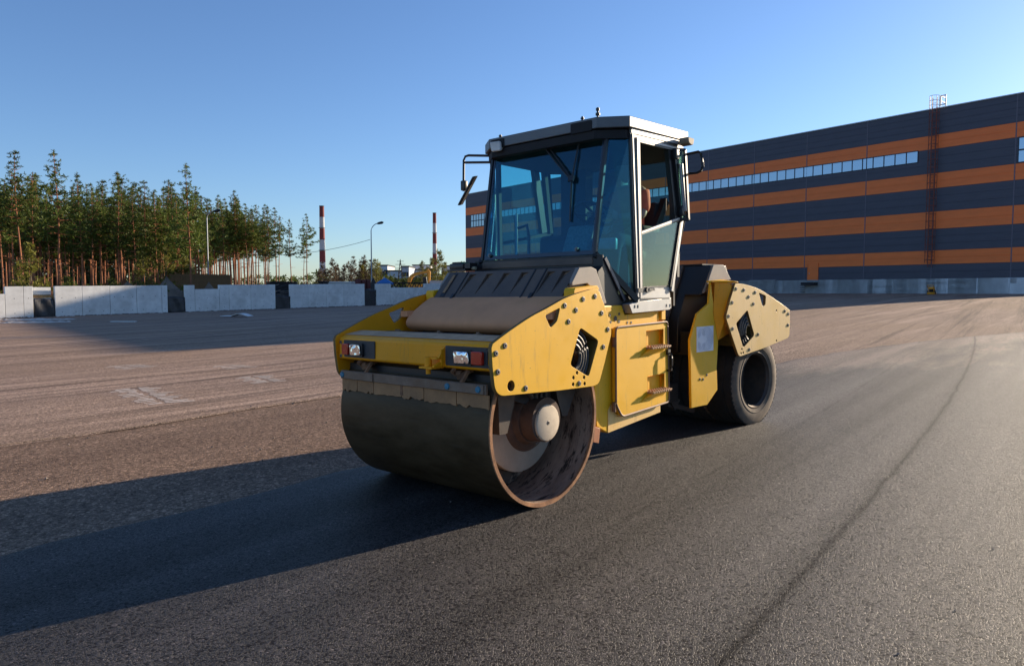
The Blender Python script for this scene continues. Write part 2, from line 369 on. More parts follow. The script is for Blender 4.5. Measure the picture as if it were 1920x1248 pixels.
def asphalt(name, cols, speck, bstr, scale, streak_amt, seam=False, brown=None, rough=.52, spec=.25, pit_shade=.8):
    mask = None
    m,N,L,P = newmat(name)
    ang = math.atan2(MATD.y,MATD.x)
    big = noise(N,L,.22,6,.6); c = ramp(N,L,big.outputs[0],[(.3,cols[0]),(.7,cols[1])])
    sk = noise(N,L,1.0,7,.65,stretch=(.10,1.5,1,ang)); c = mix(N,L,streak_amt,c,ramp(N,L,sk.outputs[0],[(.3,tuple(x*.55 for x in cols[0])),(.7,tuple(x*1.5 for x in cols[1]))]))
    if brown is not None:
        bn = noise(N,L,.12,6,.6); c = mix(N,L,ramp(N,L,bn.outputs[0],[(.4,0.0),(.65,.75)]),c,brown)
        # brush strokes and tyre tracks left by traffic, running across the old base course
        s2 = noise(N,L,.6,8,.7,stretch=(.10,2.6,1,ang-.06)); c = mix(N,L,ramp(N,L,s2.outputs[0],[(.52,0.0),(.66,.75)]),c,tuple(x*1.7 for x in cols[1]))
        s3 = noise(N,L,.5,8,.7,stretch=(.08,3.4,1,ang+.05)); c = mix(N,L,ramp(N,L,s3.outputs[0],[(.52,0.0),(.66,.8)]),c,tuple(x*.45 for x in cols[0]))
    if seam:
        def mth(op,a,b=None):
            q = N.new('ShaderNodeMath'); q.operation = op
            for i,v in enumerate((a,b)):
                if v is None: continue
                if isinstance(v,(int,float)): q.inputs[i].default_value = v
                else: L.new(v,q.inputs[i])
            return q.outputs[0]
        tc0 = N.new('ShaderNodeTexCoord'); sx = N.new('ShaderNodeSeparateXYZ'); L.new(tc0.outputs['Object'],sx.inputs[0])
        nn = mth('SUBTRACT',mth('MULTIPLY',sx.outputs[0],.785),mth('MULTIPLY',sx.outputs[1],.62))
        tt = mth('ADD',mth('MULTIPLY',sx.outputs[0],.62),mth('MULTIPLY',sx.outputs[1],.785))
        nn = mth('ADD',nn,mth('MULTIPLY',mth('MULTIPLY',tt,tt),.0021))
        wob = noise(N,L,1.1,5,.7); nn = mth('ADD',nn,mth('MULTIPLY',mth('SUBTRACT',wob.outputs[0],.5),.10))
        gr = noise(N,L,26,4,.8); nn = mth('ADD',nn,mth('MULTIPLY',mth('SUBTRACT',gr.outputs[0],.5),.07))
        brk = noise(N,L,.55,4,.7)
        for n0,wd,dk in ((-1.10,.036,.42),(-1.10,.15,.78),(-.05,.025,.55),(-2.35,.035,.62),(.75,.028,.55),(1.9,.035,.5),(-3.3,.05,.7),(3.4,.035,.5)):
            dd = mth('ABSOLUTE',mth('SUBTRACT',nn,n0)); f = mth('SUBTRACT',1.0,mth('MINIMUM',mth('DIVIDE',dd,wd),1.0))
            if n0 != -1.10: f = mth('MULTIPLY',f,ramp(N,L,brk.outputs[0],[(.42,0.0),(.58,1.0)]))
            mask = mix(N,L,f,mask if mask is not None else (1,1,1),(dk,dk,dk),'MULTIPLY')
        # broad roller passes, slightly lighter and darker lanes
        lane = noise(N,L,.9,3,.6,stretch=(.04,1.1,1,ang)); mask = mix(N,L,.75,mask,ramp(N,L,lane.outputs[0],[(.35,.52),(.65,1.45)]),'MULTIPLY')
    tc = N.new('ShaderNodeTexCoord'); wv = noise(N,L,scale*.5,2,.5)
    wm = N.new('ShaderNodeMix'); wm.data_type='VECTOR'; wm.inputs[0].default_value = .012; L.new(tc.outputs['Object'],wm.inputs[4]); L.new(wv.outputs['Color'],wm.inputs[5])
    if seam:
        at_ = N.new('ShaderNodeAttribute'); at_.attribute_name = 'worn_edge'; en = noise(N,L,.7,7,.7,stretch=(.3,1.6,1,ang))
        ef = mth('ADD',at_.outputs['Fac'],mth('MULTIPLY',mth('SUBTRACT',en.outputs[0],.5),1.6)); ef = ramp(N,L,ef,[(.38,0.0),(.75,.9)])
        ef = mix(N,L,1.0,ef,ramp(N,L,at_.outputs['Fac'],[(.0,0.0),(.15,1.0)]),'MULTIPLY')
        c = mix(N,L,ef,c,(.25,.18,.135))
    ag = N.new('ShaderNodeTexVoronoi'); ag.inputs['Scale'].default_value = scale; L.new(wm.outputs[1],ag.inputs['Vector'])
    eg = N.new('ShaderNodeTexVoronoi'); eg.feature = 'DISTANCE_TO_EDGE'; eg.inputs['Scale'].default_value = scale; L.new(wm.outputs[1],eg.inputs['Vector'])
    sep = N.new('ShaderNodeSeparateColor'); L.new(ag.outputs['Color'],sep.inputs[0])
    gap = ramp(N,L,eg.outputs['Distance'],[(.0,.25),(.16,1.0)])  # low-sun shade between the stones, painted as darker gaps
    sunk = ramp(N,L,sep.outputs[1],[(.0,.25),(.16,.4),(.26,1.0)])          # missing stones: shade of the open voids painted dark
    pits = mix(N,L,1.0,gap,sunk,'MULTIPLY')
    c = mix(N,L,1.0,c,ramp(N,L,sep.outputs[0],[(0.0,.6),(.5,.95),(.85,1.25),(.96,1.7),(1.0,speck)]),'MULTIPLY')
    c = mix(N,L,pit_shade,c,mix(N,L,1.0,c,pits,'MULTIPLY'))
    fn = noise(N,L,scale*.42,5,.65); c = mix(N,L,1.0,c,ramp(N,L,fn.outputs[0],[(.3,.55),(.7,1.45)]),'MULTIPLY')
    c = mix(N,L,1.0,c,mask,'MULTIPLY') if mask is not None else c
    L.new(c,P.inputs['Base Color']); P.inputs['Roughness'].default_value=rough
    sv = mix(N,L,1.0,pits,(spec,spec,spec),'MULTIPLY')
    if mask is not None: sv = mix(N,L,1.0,sv,mask,'MULTIPLY')
    L.new(sv,P.inputs['Specular IOR Level'])
    hm = mix(N,L,1.0,pits,ramp(N,L,sep.outputs[2],[(0.0,.55),(1.0,1.0)]),'MULTIPLY')
    bump(N,L,P,hm,bstr,.007)
    return m
M['asphalt_old'] = asphalt('old_asphalt',((.25,.165,.118),(.38,.265,.195)),2.0,.6,60,.5,brown=(.36,.24,.155),rough=.8,pit_shade=.45)
M['asphalt_brown'] = asphalt('brown_asphalt',((.20,.125,.082),(.30,.20,.135)),1.8,.7,55,.35,rough=.8,pit_shade=.6)
M['asphalt_new'] = asphalt('new_asphalt',((.023,.0185,.0175),(.044,.037,.035)),3.6,.85,95,.6,rough=.58,spec=.52,seam=True,pit_shade=.6)
# ground: one sheet to the horizon, fine near the camera
def spaced(n, lo, hi, k): return [lo if i==0 else hi if i==n else (math.sinh(k*(2*i/n-1))/math.sinh(k))*(hi-lo)/2+(hi+lo)/2 for i in range(n+1)]
gm = grid_sheet('ground', lambda u,v:(u,v), spaced(170,-1800,1800,6.2), spaced(170,-1800,1800,6.2), 0.0, [M['asphalt_old']])
tag(link('ground',gm),kind='structure')
# fresh mat: everything right of an edge line; the edge bends a little behind the roller
E0 = Vector((-1.28,6.56))
def mat_edge(t):
    # t metres along the mat direction from E0
    w = .035*math.sin(t*3.1)+.02*math.sin(t*7.7+1)
    off = 0.0 if t < 8 else .018*(t-8)**2
    return E0+MATD*t+MATN*(off+w)
def mat_fx(u, v):
    e = mat_edge(v)+MATN*u; return (e.x,e.y)
us = [0,.03,.12,.4]+[.8+i*.6 for i in range(60)]
me = grid_sheet('road', mat_fx, us, [-22+i*.45 for i in range(100)], .018, [M['asphalt_new']])
for i,v in enumerate(me.vertices):
    if i % len(us) == 0: v.co.z -= .03
at_ = me.attributes.new('worn_edge','FLOAT','POINT'); nu_ = len(us)
for i in range(len(me.vertices)):
    u_ = us[i%nu_]; t_ = -22+.45*(i//nu_)
    at_.data[i].value = max(0.0,min(1.0,(t_-6.0)/6.0))*max(0.0,1-u_/5.5)
o = link('road',me); tag(o,kind='structure')
# brown dusty strip of old base between the mat edge and a thin windrow ridge
def strip_fx(u, v):
    e = mat_edge(v)-MATN*(u*(3.94+.10*math.sin(v*.9)+.06*math.sin(v*2.3))); return (e.x,e.y)
me = grid_sheet('road', strip_fx, [-.02]+[i/8 for i in range(1,9)], [-22+i*.45 for i in range(66)], .007, [M['asphalt_brown']])
o = link('road',me); tag(o,kind='structure')
# two long seams where strips of the mat meet: shallow raised lips of asphalt
M['seam'] = asphalt('asphalt_seam',((.014,.013,.013),(.024,.022,.022)),1.5,.8,80,.2,rough=.8)
def seam(p0, p1, w, hgt, amp):
    mb = MB(); p0 = Vector(p0); p1 = Vector(p1); d = (p1-p0); Ln = d.length; d.normalize(); n = Vector((d.y,-d.x)); prev=None; st = int(Ln/.12)
    pts = [(p0+d*(Ln*i/st)) for i in range(st+1)]; zz = gzv([(p.x,p.y) for p in pts])+GOFF+.019
    for i,(p,z) in enumerate(zip(pts,zz)):
        q = p+n*(amp*math.sin(i*.21)+amp*.7*math.sin(i*.057+1)); ww = w*(.55+.45*abs(math.sin(i*.33+math.sin(i*.11)*2)))
        ring = [mb.bm.verts.new((q.x+n.x*a*ww,q.y+n.y*a*ww,z+b)) for a,b in ((-1,.0),(-.25,hgt),(.3,hgt),(1,.0))]
        if prev:
            for k in range(3): mb._f([prev[k],prev[k+1],ring[k+1],ring[k]])
        prev = ring
    return mb.build('road_seam',M['seam'])
M['ridge'] = asphalt('windrow',((.27,.19,.135),(.36,.26,.19)),1.5,.8,60,.3,rough=.9)
o = seam((-11.5,-.75),(-1.2,13.2),.03,.010,.05); o.data.materials[0] = M['ridge']; o.name = 'road_ridge'; tag(o,kind='structure')


# ------------------------------------------------------------------ road roller
AX = Vector((0.7464538,-0.66533085,0.01189916)); FW = Vector((-0.66538,-0.746505,0.0002)); UP = Vector((-0.00874972,0.00806674,0.99992918))
RM = Matrix(((FW.x,AX.x,UP.x,-0.3671),(FW.y,AX.y,UP.y,5.7501),(FW.z,AX.z,UP.z,0.0),(0,0,0,1)))
g0 = g(-.367,5.75)
RM[2][3] = .018+g0
roller = empty('road_roller'); roller.matrix_world = RM
tag(roller,'yellow road roller with steel front drum, rubber rear tyres and glazed cab on fresh asphalt','road roller')
# rear half is steered a little: its own frame (x along it, y lateral, origin under the rear axle)
ra = -.091
RR = Matrix.Translation((-4.133,-.109,0)) @ Matrix.Rotation(ra,4,'Z')

def bolt_mesh(name, r=.0165, h=.0075):
    mb = MB()
    mb.mi = 0; mb.lathe([(r*1.25,0),(r*1.25,.004),(r*1.0,.0045),(r,h*.7),(r*.85,h),(r*.5,h),(r*.5,h*.35)],12,'y')
    mb.mi = 1; mb.disc(r*.52,h*.36,12,'y')
    return mb.mesh(name,[M['bolt'],M['boltblack']])
BOLT = bolt_mesh('bolt')
HOLE = None
def hole_mesh(r):
    mb = MB(); mb.disc(r,0,14,'y'); return mb.mesh('plug',M['boltblack'])
def circle(c, r, n=18): return [(c[0]+r*math.cos(2*math.pi*i/n), c[1]+r*math.sin(2*math.pi*i/n)) for i in range(n)]

def side_plate(sgn, bolts_xz, small_xz, outline, holes, mat, T, y_out, thick=.032, hide=()):
    y_in = y_out-thick
    me = plate_mesh('side_plate', outline, holes, min(sgn*y_in,sgn*y_out), max(sgn*y_in,sgn*y_out), mat, T)
    me.materials.append(M['edge'])
    for p in me.polygons:
        if abs((T.inverted().to_3x3() @ p.normal).y) < .5: p.material_index = 1
    o = link('side_plate', me, roller)
    bm_ = BOLT.copy() if False else BOLT
    for (x,z) in bolts_xz:
        m = T @ Matrix.Translation((x, sgn*(y_out+.0005), z)) @ (Matrix.Identity(4) if sgn > 0 else Matrix.Rotation(math.pi,4,'Z')) @ Matrix.Rotation(random.random()*3,4,'Y')
        b = link('bolt', bm_, o); b.matrix_local = m
    return o
# front plates ---------------------------------------------------------
arc = smooth_poly([(.622,1.219),(.433,1.304),(.232,1.384),(.061,1.438),(-.14,1.505),(-.321,1.546),(-.486,1.574)],3)
front_out = [(.636,1.191)]+arc+rounded([(-.486,1.576),(-.575,1.576),(-.659,1.458)],.03)[5:10]+[(-.659,1.458)]+rounded([(-.659,1.458),(-.768,1.243),(-.657,.983)],.05)[5:10]+[(-.657,.983)]+rounded([(-.657,.983),(-.586,.840),(-.517,.825),(-.081,.836)],.06)[5:14]+[(-.081,.836),(.21,.849)]+rounded([(.21,.849),(.60,.866),(.628,1.068)],.13,8)[9:18]+[(.628,1.068)]
f_tri = rounded([(-.095,1.44),(-.06,1.345),(.018,1.298),(.078,1.388)],.02)
f_dia = rounded([(-.342,1.287),(-.580,1.176),(-.447,.905),(-.214,1.012)],.03)
f_bolts = [(.505,1.198),(.594,1.152),(.577,1.028),(.296,.892),(-.378,1.50),(-.534,1.52),(-.288,1.419),(-.196,1.336),(-.151,1.455),(-.623,1.389),(-.708,1.258),(-.645,1.123),(-.325,.866)]
f_small = [(-.253,.916),(-.249,.866),(-.394,.857),(-.298,.949),(-.387,.906)]
holes = [f_tri,f_dia,circle((.447,.923),.036)]+[circle(c,.014,10) for c in f_small]
I4 = Matrix.Identity(4)
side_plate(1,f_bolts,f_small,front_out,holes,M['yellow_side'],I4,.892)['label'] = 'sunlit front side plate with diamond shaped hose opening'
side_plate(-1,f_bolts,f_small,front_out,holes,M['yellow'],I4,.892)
# engraved panel outlines on the near plate: raised weld beads / wear lines are left to the paint
# inner pocket behind the diamond: housing and four hoses
def hose_pocket(T, sgn, cx, cz, mirror=1, y=.862):
    mb = MB(); q = [(-.342,1.287),(-.580,1.176),(-.447,.905),(-.214,1.012)]
    q = [((x+.398)*mirror+cx,z-1.096+cz) for x,z in q]
    for i in range(4):
        a,b = q[i],q[(i+1)%4]
        mb.face([(a[0],sgn*(y),a[1]),(b[0],sgn*(y),b[1]),(b[0],sgn*(y-.30),b[1]),(a[0],sgn*(y-.30),a[1])])
    mb.face([(a[0],sgn*(y-.30),a[1]) for a in q])
    return mb.build('hose_pocket',M['pocket'],roller,T)
def hoses(T, sgn, cx, cz, mirror=1):
    for k in range(4):
        mb = MB(); r = .085+.036*k; pts = []
        for i in range(11):
            a = R(-75+15*i); pts.append((cx+mirror*(.115-r*math.cos(a)*1.0), sgn*(.868-.004*k), cz-.03+r*math.sin(a)*1.1))
        mb.tube(pts,.016,8); mb.build('hose',M['hose'],roller,T)
hose_pocket(I4,1,-.398,1.096); hoses(I4,1,-.398,1.096)
hose_pocket(I4,-1,-.398,1.096)
# drum ------------------------------------------------------------------
mb = MB(); cz = .61
mb.mi = 0; mb.lathe([(.598,-.84),(.610,-.836),(.610,.836),(.607,.84),(.594,.84)],128,'y',(0,0,cz))
mb.mi = 1; mb.lathe([(.594,.84),(.590,.836),(.588,.30)],128,'y',(0,0,cz)); mb.lathe([(.588,-.30),(.590,-.836),(.598,-.84)],128,'y',(0,0,cz))
drum = mb.build('drum',[M['drum'],M['drum_in']],roller); drum['label'] = 'smooth dark steel drum with rusty open end'
mb = MB(); mb.lathe([(.586,.826),(.586,.846),(.6125,.846),(.6125,.834)],128,'y',(0,0,cz)); mb.build('rim_edge',M['rim'],drum)
for sgn in (1,-1):
    mb = MB(); mb.lathe([(.589,sgn*.33),(.0,sgn*.33)],96,'y',(0,0,cz)); mb.build('drum_web',M['drum_in'],drum)
    mb = MB(); mb.lathe([(.001,sgn*.585),(.385,sgn*.585),(.395,sgn*.578),(.395,sgn*.50),(.30,sgn*.34)],72,'y',(-.02,0,cz-.01)); mb.build('drum_disc',M['hubdisc'],drum)
    mb = MB(); mb.lathe([(.26,sgn*.585),(.25,sgn*.60),(.205,sgn*.615),(.185,sgn*.66),(.17,sgn*.66),(.165,sgn*.775),(.0,sgn*.775)],56,'y',(-.075,0,cz+.0)); mb.build('hub_motor',M['hub'],drum)
    mb = MB(); mb.lathe([(.001,sgn*.792),(.124,sgn*.792),(.134,sgn*.788),(.136,sgn*.775)],48,'y',(-.075,0,cz-.02))
    hc = mb.build('hub_cover',M['hubcover'],drum)
for a in (40,105,160,215,260,320):
    b = link('bolt',BOLT,drum); b.location = (-.075+.13*math.cos(R(a)),.786,cz-.02+.13*math.sin(R(a))); b.scale=(.5,.5,.5)
b = link('bolt',BOLT,drum); b.location = (-.075,.791,cz-.02); b.scale = (.8,.5,.8)
for a in (-120,-112):
    b = link('bolt',BOLT,drum); b.location = (-.075+.215*math.cos(R(a)),.60,cz+.215*math.sin(R(a))); b.scale=(1.1,1.4,1.1)
mb = MB(); mb.cyl((.18,.50,.23),(.18,.34,.23),.075,20); mb.cyl((.30,.46,.30),(.30,.34,.30),.07,20); mb.cyl((.02,.46,.17),(.02,.34,.17),.06,20); mb.build('drum_boss',M['steel_dark'],drum)
# fork arms that carry the drum, hanging inside the plates
for sgn in (1,-1):
    mb = MB(); ys = sorted((sgn*.845,sgn*.70))
    mb.prism([(.42,1.0),(.20,1.0),(.235,.764),(.31,.56),(.39,.56),(.40,.80)],sgn*.66,sgn*.73,'xz')
    mb.build('fork_arm',M['steel_dark'],roller)
    mb = MB()
    mb.prism([(-.20,1.02),(-.54,1.02),(-.49,.77),(-.385,.595),(-.325,.60),(-.26,.76)],sgn*.66,sgn*.73,'xz')
    mb.build('fork_arm',M['steel_dark'],roller)
    mb = MB(); mb.prism([(.20,.99),(-.20,.99),(-.25,.76),(-.20,.70),(.02,.72),(.20,.78)],sgn*.62,sgn*.68,'xz'); mb.build('fork_arm',M['steel_dark'],roller)
    # inner hoses beside the hub
    for k in range(4):
        mb = MB(); mb.tube([(.13-.075*k,sgn*.74,1.0),(.11-.07*k,sgn*.745,.86),(.04-.05*k,sgn*.73,.78)],.017,8); mb.build('hose',M['hose'],roller)
# front cross beam ------------------------------------------------------
mb = MB()
prof = [(.375,1.252),(.555,1.222),(.60,1.198),(.605,1.036),(.575,1.024),(.36,1.05)]
mb.prism(prof,-.858,.858,'xz')
beam = mb.build('front_beam',M['yellow'],roller,bev=.012)
mb = MB(); mb.prism([(.40,1.262),(.56,1.232),(.563,1.228),(.40,1.252)],-.852,.852,'xz'); mb.build('beam_dust_cover',M['dust_brown'],roller) if False else mb.bm.free()
M['beam_top'] = simple('beam_top_dust',(.56,.34,.19),.9,var=.2,scale=9)
mb = MB(); mb.face([(.383,-.85,1.2545),(.552,-.85,1.2265),(.552,.85,1.2265),(.383,.85,1.2545)]); mb.build('dust_layer',M['beam_top'],beam)
for sgn in (1,-1):
    ys = [(.425 if sgn>0 else -.375),(.832 if sgn>0 else -.775)]
    a,b = min(ys),max(ys)
    mb = MB(); mb.prism(rounded([(a,1.187),(b,1.187),(b,1.05),(a,1.05)],.012),.600,.611,'yz')
    pn = mb.build('lamp_panel',M['blackmat'] if False else simple('lamp_panel_grey',(.035,.036,.04),.55),beam)
    if sgn > 0: lx,rx = (.530,.685),(.702,.803)
    else: lx,rx = (-.665,-.520),(-.770,-.688)
    mb = MB(); mb.prism(rounded([(lx[0]-.012,1.166),(lx[1]+.012,1.166),(lx[1]+.012,1.060),(lx[0]-.012,1.060)],.02),.611,.630,'yz'); mb.build('lamp_bezel',M['black'],pn)
    mb = MB(); mb.prism(rounded([(lx[0],1.155),(lx[1]-.01,1.155),(lx[1],1.072),(lx[0]+.008,1.070)],.015),.630,.641,'yz'); mb.build('headlight',M['lamp'],pn,bev=.004)
    mb = MB(); mb.prism(rounded([(rx[0],1.160),(rx[1],1.160),(rx[1],1.070),(rx[0],1.070)],.012),.611,.640,'yz'); mb.build('tail_lamp',M['red'],pn,bev=.005)
# towing eye
mb = MB(); mb.prism([(.555,1.10),(.70,1.05),(.70,1.038),(.555,1.038)],.385,.405,'xz'); mb.prism([(.60,.28),(.70,.28),(.70,.40),(.60,.42)],1.022,1.037,'xy') if False else None
mb.box((.655,.325,1.033),(.115,.13,.014)); mb.box((.62,.40,1.10),(.03,.02,.12)); mb.cyl((.665,.305,1.04),(.665,.305,1.105),.026,14); mb.box((.64,.35,1.098),(.06,.10,.012)); mb.cyl((.665,.305,.985),(.665,.305,1.026),.018,10)
mb.prism([(.605,1.175),(.605,1.10),(.66,1.10)],.392,.408,'xz')
mb.build('towing_eye',M['yellow'],beam)
for (y,z) in ((-.825,1.165),(-.825,1.055),(.843,1.17),(.843,1.06)):
    b = link('bolt',BOLT,beam); b.matrix_local = Matrix.Translation((.605,y,z)) @ Matrix.Rotation(-math.pi/2,4,'Z'); b.scale=(.7,.7,.7)
# deck between the plates and water tank ---------------------------------
mb = MB(); mb.prism([(.39,1.235),(.375,1.20),(.02,1.20),(.02,1.235)],-.858,.858,'xz'); mb.build('deck',M['blackmat'],roller)
for y in (-.45,-.42,.05,.47):
    mb = MB(); mb.box((.33,y,1.246),(.05,.05,.022)); mb.cyl((.33,y,1.25),(.33,y,1.268),.012,8); mb.build('deck_clip',M['steel_blue'],roller)
tank = smooth_poly([(-.50,1.56),(-.33,1.522),(-.18,1.44),(-.08,1.37),(-.035,1.315),(-.045,1.27),(-.10,1.235)],4)
mb = MB(); mb.prism(tank+[(-.5,1.235)],-.765,.765,'xz'); 
wt = mb.build('water_tank',M['dust_brown'],roller)
for f in wt.data.polygons: f.use_smooth = abs(f.normal.y) < .5
for y in (-.81,.81):
    mb = MB(); mb.box((-.30,y,1.38),(.5,.09,.05)); mb.build('tank_bracket',M['dust_brown'],roller)
# scraper bar -------------------------------------------------------------
mb = MB(); mb.box((.602,0,.905),(.022,1.63,.068)); sb = mb.build('scraper_bar',M['steel_blue'],roller,bev=.003)
for (a,b) in ((-.81,-.395),(.31,.80)):
    mb = MB(); mb.box((.618,(a+b)/2,.905),(.012,b-a,.062)); mb.build('clamp_strip',M['steel_blue'],sb,bev=.003)
for y in (-.79,.44,.76):
    b = link('bolt',M_bolt_blue,sb) if False else None
mb = MB(); mb.lathe([(.001,.012),(.020,.010),(.023,.0)],14,'y'); BB = mb.mesh('bolt',M['blue_bolt'])
for y in (-.785,.455,.755):
    b = link('bolt',BB,sb); b.matrix_local = Matrix.Translation((.624,y,.905)) @ Matrix.Rotation(-math.pi/2,4,'Z')
rng = random.Random(3)
cuts = [-.825,-.62,-.41,-.07,.18,.52,.83]
for a,b in zip(cuts,cuts[1:]):
    n = 10; top = []; bot = []
    for i in range(n+1):
        y = a+.004+(b-a-.008)*i/n; bot.append((y,.772+rng.uniform(-.006,.012)+(.012 if rng.random()<.15 else 0)))
    mb = MB(); mb.prism([(a+.004,.868),(b-.004,.868)]+bot[::-1],.588,.601,'yz'); s_ = mb.build('scraper_blade',M['scraper'],sb)
mb = MB(); mb.box((.594,-.07,.86),(.02,.03,.13)); mb.build('clamp_strip',M['steel_rust'],sb)
for y in (-.56,.52):
    mb = MB(); mb.bar((.50,y+.06,1.02),(.585,y-.01,.965),.05,.03); mb.cyl((.56,y-.05,.992),(.56,y+.02,.992),.022,12); mb.bar((.55,y+.07,1.02),(.598,y+.045,.93),.05,.018); mb.cyl((.575,y-.04,1.02),(.60,y-.04,1.0),.018,10)
    mb.build('scraper_bracket',M['steel_rust'],roller)
mb = MB(); mb.box((.50,0,.965),(.03,1.66,.05)); mb.build('spray_bar',M['black'],roller)
mb = MB(); mb.box((.30,0,1.0),(.30,1.66,.04)); mb.build('under_deck',M['blackmat'],roller)
# rear scraper bracket of the drum
mb = MB(); mb.prism([(-.655,.48),(-.735,.455),(-.715,.335),(-.635,.355)],.70,.80,'xz'); mb.build('scraper_bracket',M['orange_bracket'],roller,bev=.004)
mb = MB(); mb.prism([(-.62,.50),(-.66,.50),(-.68,.36),(-.64,.36)],-.8,.70,'xz'); mb.build('scraper_blade',M['steel_dark'],roller)
# front hood (ribbed) ------------------------------------------------------
hp = Vector((-.322,0,1.513)); ht = Vector((-.526,0,1.747)); sl = (ht-hp); nrm = Vector((.754,0,.657))
def hd(u, y, h=0.0):            # u 0..1 up the slope
    p = hp+sl*u+nrm*h; return (p.x,y,p.z)
ribs = [-.437,-.232,-.032,.168,.45,.60]
RW = .085; dep = -.032
mb = MB()
def strip(y1,y2,u1,u2): mb.face([hd(u1,y1),hd(u1,y2),hd(u2,y2),hd(u2,y1)])
prev = -.727
for a in ribs:
    strip(prev,a,0,1); b = a+RW; prev = b
    strip(a,b,0,.10); strip(a,b,.90,1)
    # wedge shaped recess: a steep left wall, a floor that rises to the right and fades out downwards
    mb.face([hd(.10,a),hd(.10,b),hd(.90,b)])
    mb.face([hd(.10,a),hd(.90,b),hd(.90,a,dep)])
    mb.face([hd(.10,a),hd(.90,a,dep),hd(.90,a)])
    mb.face([hd(.90,a),hd(.90,a,dep),hd(.90,b)])
strip(prev,.727,0,1)
# top deck of the hood and lower lip
mb.face([hd(1,-.727),hd(1,.727),(-.70,.727,1.757),(-.70,-.727,1.757)])
mb.face([(-.70,-.727,1.757),(-.70,.727,1.757),(-.80,.727,1.72),(-.80,-.727,1.72)])
mb.face([hd(0,-.727),hd(0,.727),hd(0,.727,-.03),hd(0,-.727,-.03)])
hood = mb.build('front_hood',M['hood'],roller); hood['label'] = 'dark ribbed engine hood in front of the cab'
for a in ribs:
    mb = MB(); mb.face([hd(.80,a+.004,dep*.86+.003),hd(.895,a+RW*.93,-.002),hd(.895,a+.004,dep*.97+.003)]); mb.build('rib_end',M['recess'],hood)
# the slot near the far end
mb = MB(); mb.slab([hd(.05,-.655,.002),hd(.05,-.60,.002),hd(.95,-.60,.002),hd(.95,-.655,.002)],.002); mb.build('slot',M['black'],hood)
mb = MB(); mb.slab([hd(.20,-.645,.005),hd(.20,-.612,.005),hd(.88,-.612,.005),hd(.88,-.645,.005)],.004); mb.build('slot_strip',M['recess'],hood)
for y in (-.49,.41):
    mb = MB(); mb.bar(hd(-.06,y,.004),hd(.15,y,.004),.03,.012,nrm); mb.bar(hd(0,y+.015,.002),hd(1,y+.015,.002),.012,.008,nrm); mb.build('latch',M['black'],hood)
mb = MB(); mb.slab([hd(0,.30,.002),hd(.0,.315,.002),hd(1,.315,.002),hd(1,.30,.002)],.003); mb.build('hood_seam',M['black'],hood)
cap = [(-.521,1.747),(-.69,1.756),(-.755,1.737),(-.90,1.464),(-.855,1.455),(-.70,1.581),(-.63,1.622),(-.43,1.602),(-.425,1.63)]
for sgn in (1,-1):
    mb = MB(); mb.prism(cap,sgn*.715,sgn*.752,'xz'); mb.build('hood_cap',M['hood_cap'],hood,bev=.006)
    mb = MB(); mb.prism([(-.325,1.513),(-.43,1.63),(-.425,1.60),(-.63,1.62),(-.70,1.58),(-.86,1.45),(-.86,1.35),(-.40,1.35)],sgn*.70,sgn*.725,'xz'); mb.build('hood_side',M['hood_black'],hood)
    mb = MB(); mb.prism([(-.335,1.567),(-.35,1.585),(-.64,1.606),(-.665,1.58),(-.60,1.50),(-.335,1.50)],sgn*.742,sgn*.84,'xz'); mb.build('plate_spacer',M['yellow_side'],roller,bev=.004)
# filler and small amber lamp on the far side of the hood
mb = MB(); mb.box((-.75,-.81,1.81),(.12,.19,.055),bev=.01); mb.box((-.75,-.81,1.843),(.10,.12,.02),bev=.006); mb.box((-.75,-.67,1.815),(.10,.07,.05)); mb.box((-.75,-.80,1.775),(.14,.24,.016))
mb.build('filler_neck',M['black'],roller)
mb = MB(); mb.cyl((-.74,-.64,1.79),(-.74,-.60,1.79),.016,12); mb.build('filler_cap',M['beige'],roller)
# mid frame ---------------------------------------------------------------
mb = MB()
mb.prism([(-.56,1.56),(-.80,1.56),(-.86,1.443),(-1.12,1.443),(-1.17,1.36),(-1.72,1.385),(-1.74,1.32),(-1.755,.452),(-.905,.385),(-.745,.46),(-.72,.70),(-.72,1.02),(-.56,1.24)],-.755,.755,'xz')
mid = mb.build('mid_frame',M['yellow_side'],roller,bev=.008); mid['label'] = 'yellow frame under the cab with a hatch and two steps'
for (x,z,r) in ((-1.02,1.333,.024),(-.94,1.364,.013),(-1.075,1.37,.013),(-.95,1.306,.012),(-1.075,1.307,.014),(-1.205,1.293,.011),(-1.265,1.291,.011)):
    mb = MB(); mb.lathe([(r,.001),(r,.002),(r*.95,.002),(.0005,.002)],16,'y'); p = mb.build('bolt_hole',M['boltblack'],mid); p.location=(x,.7565,z)
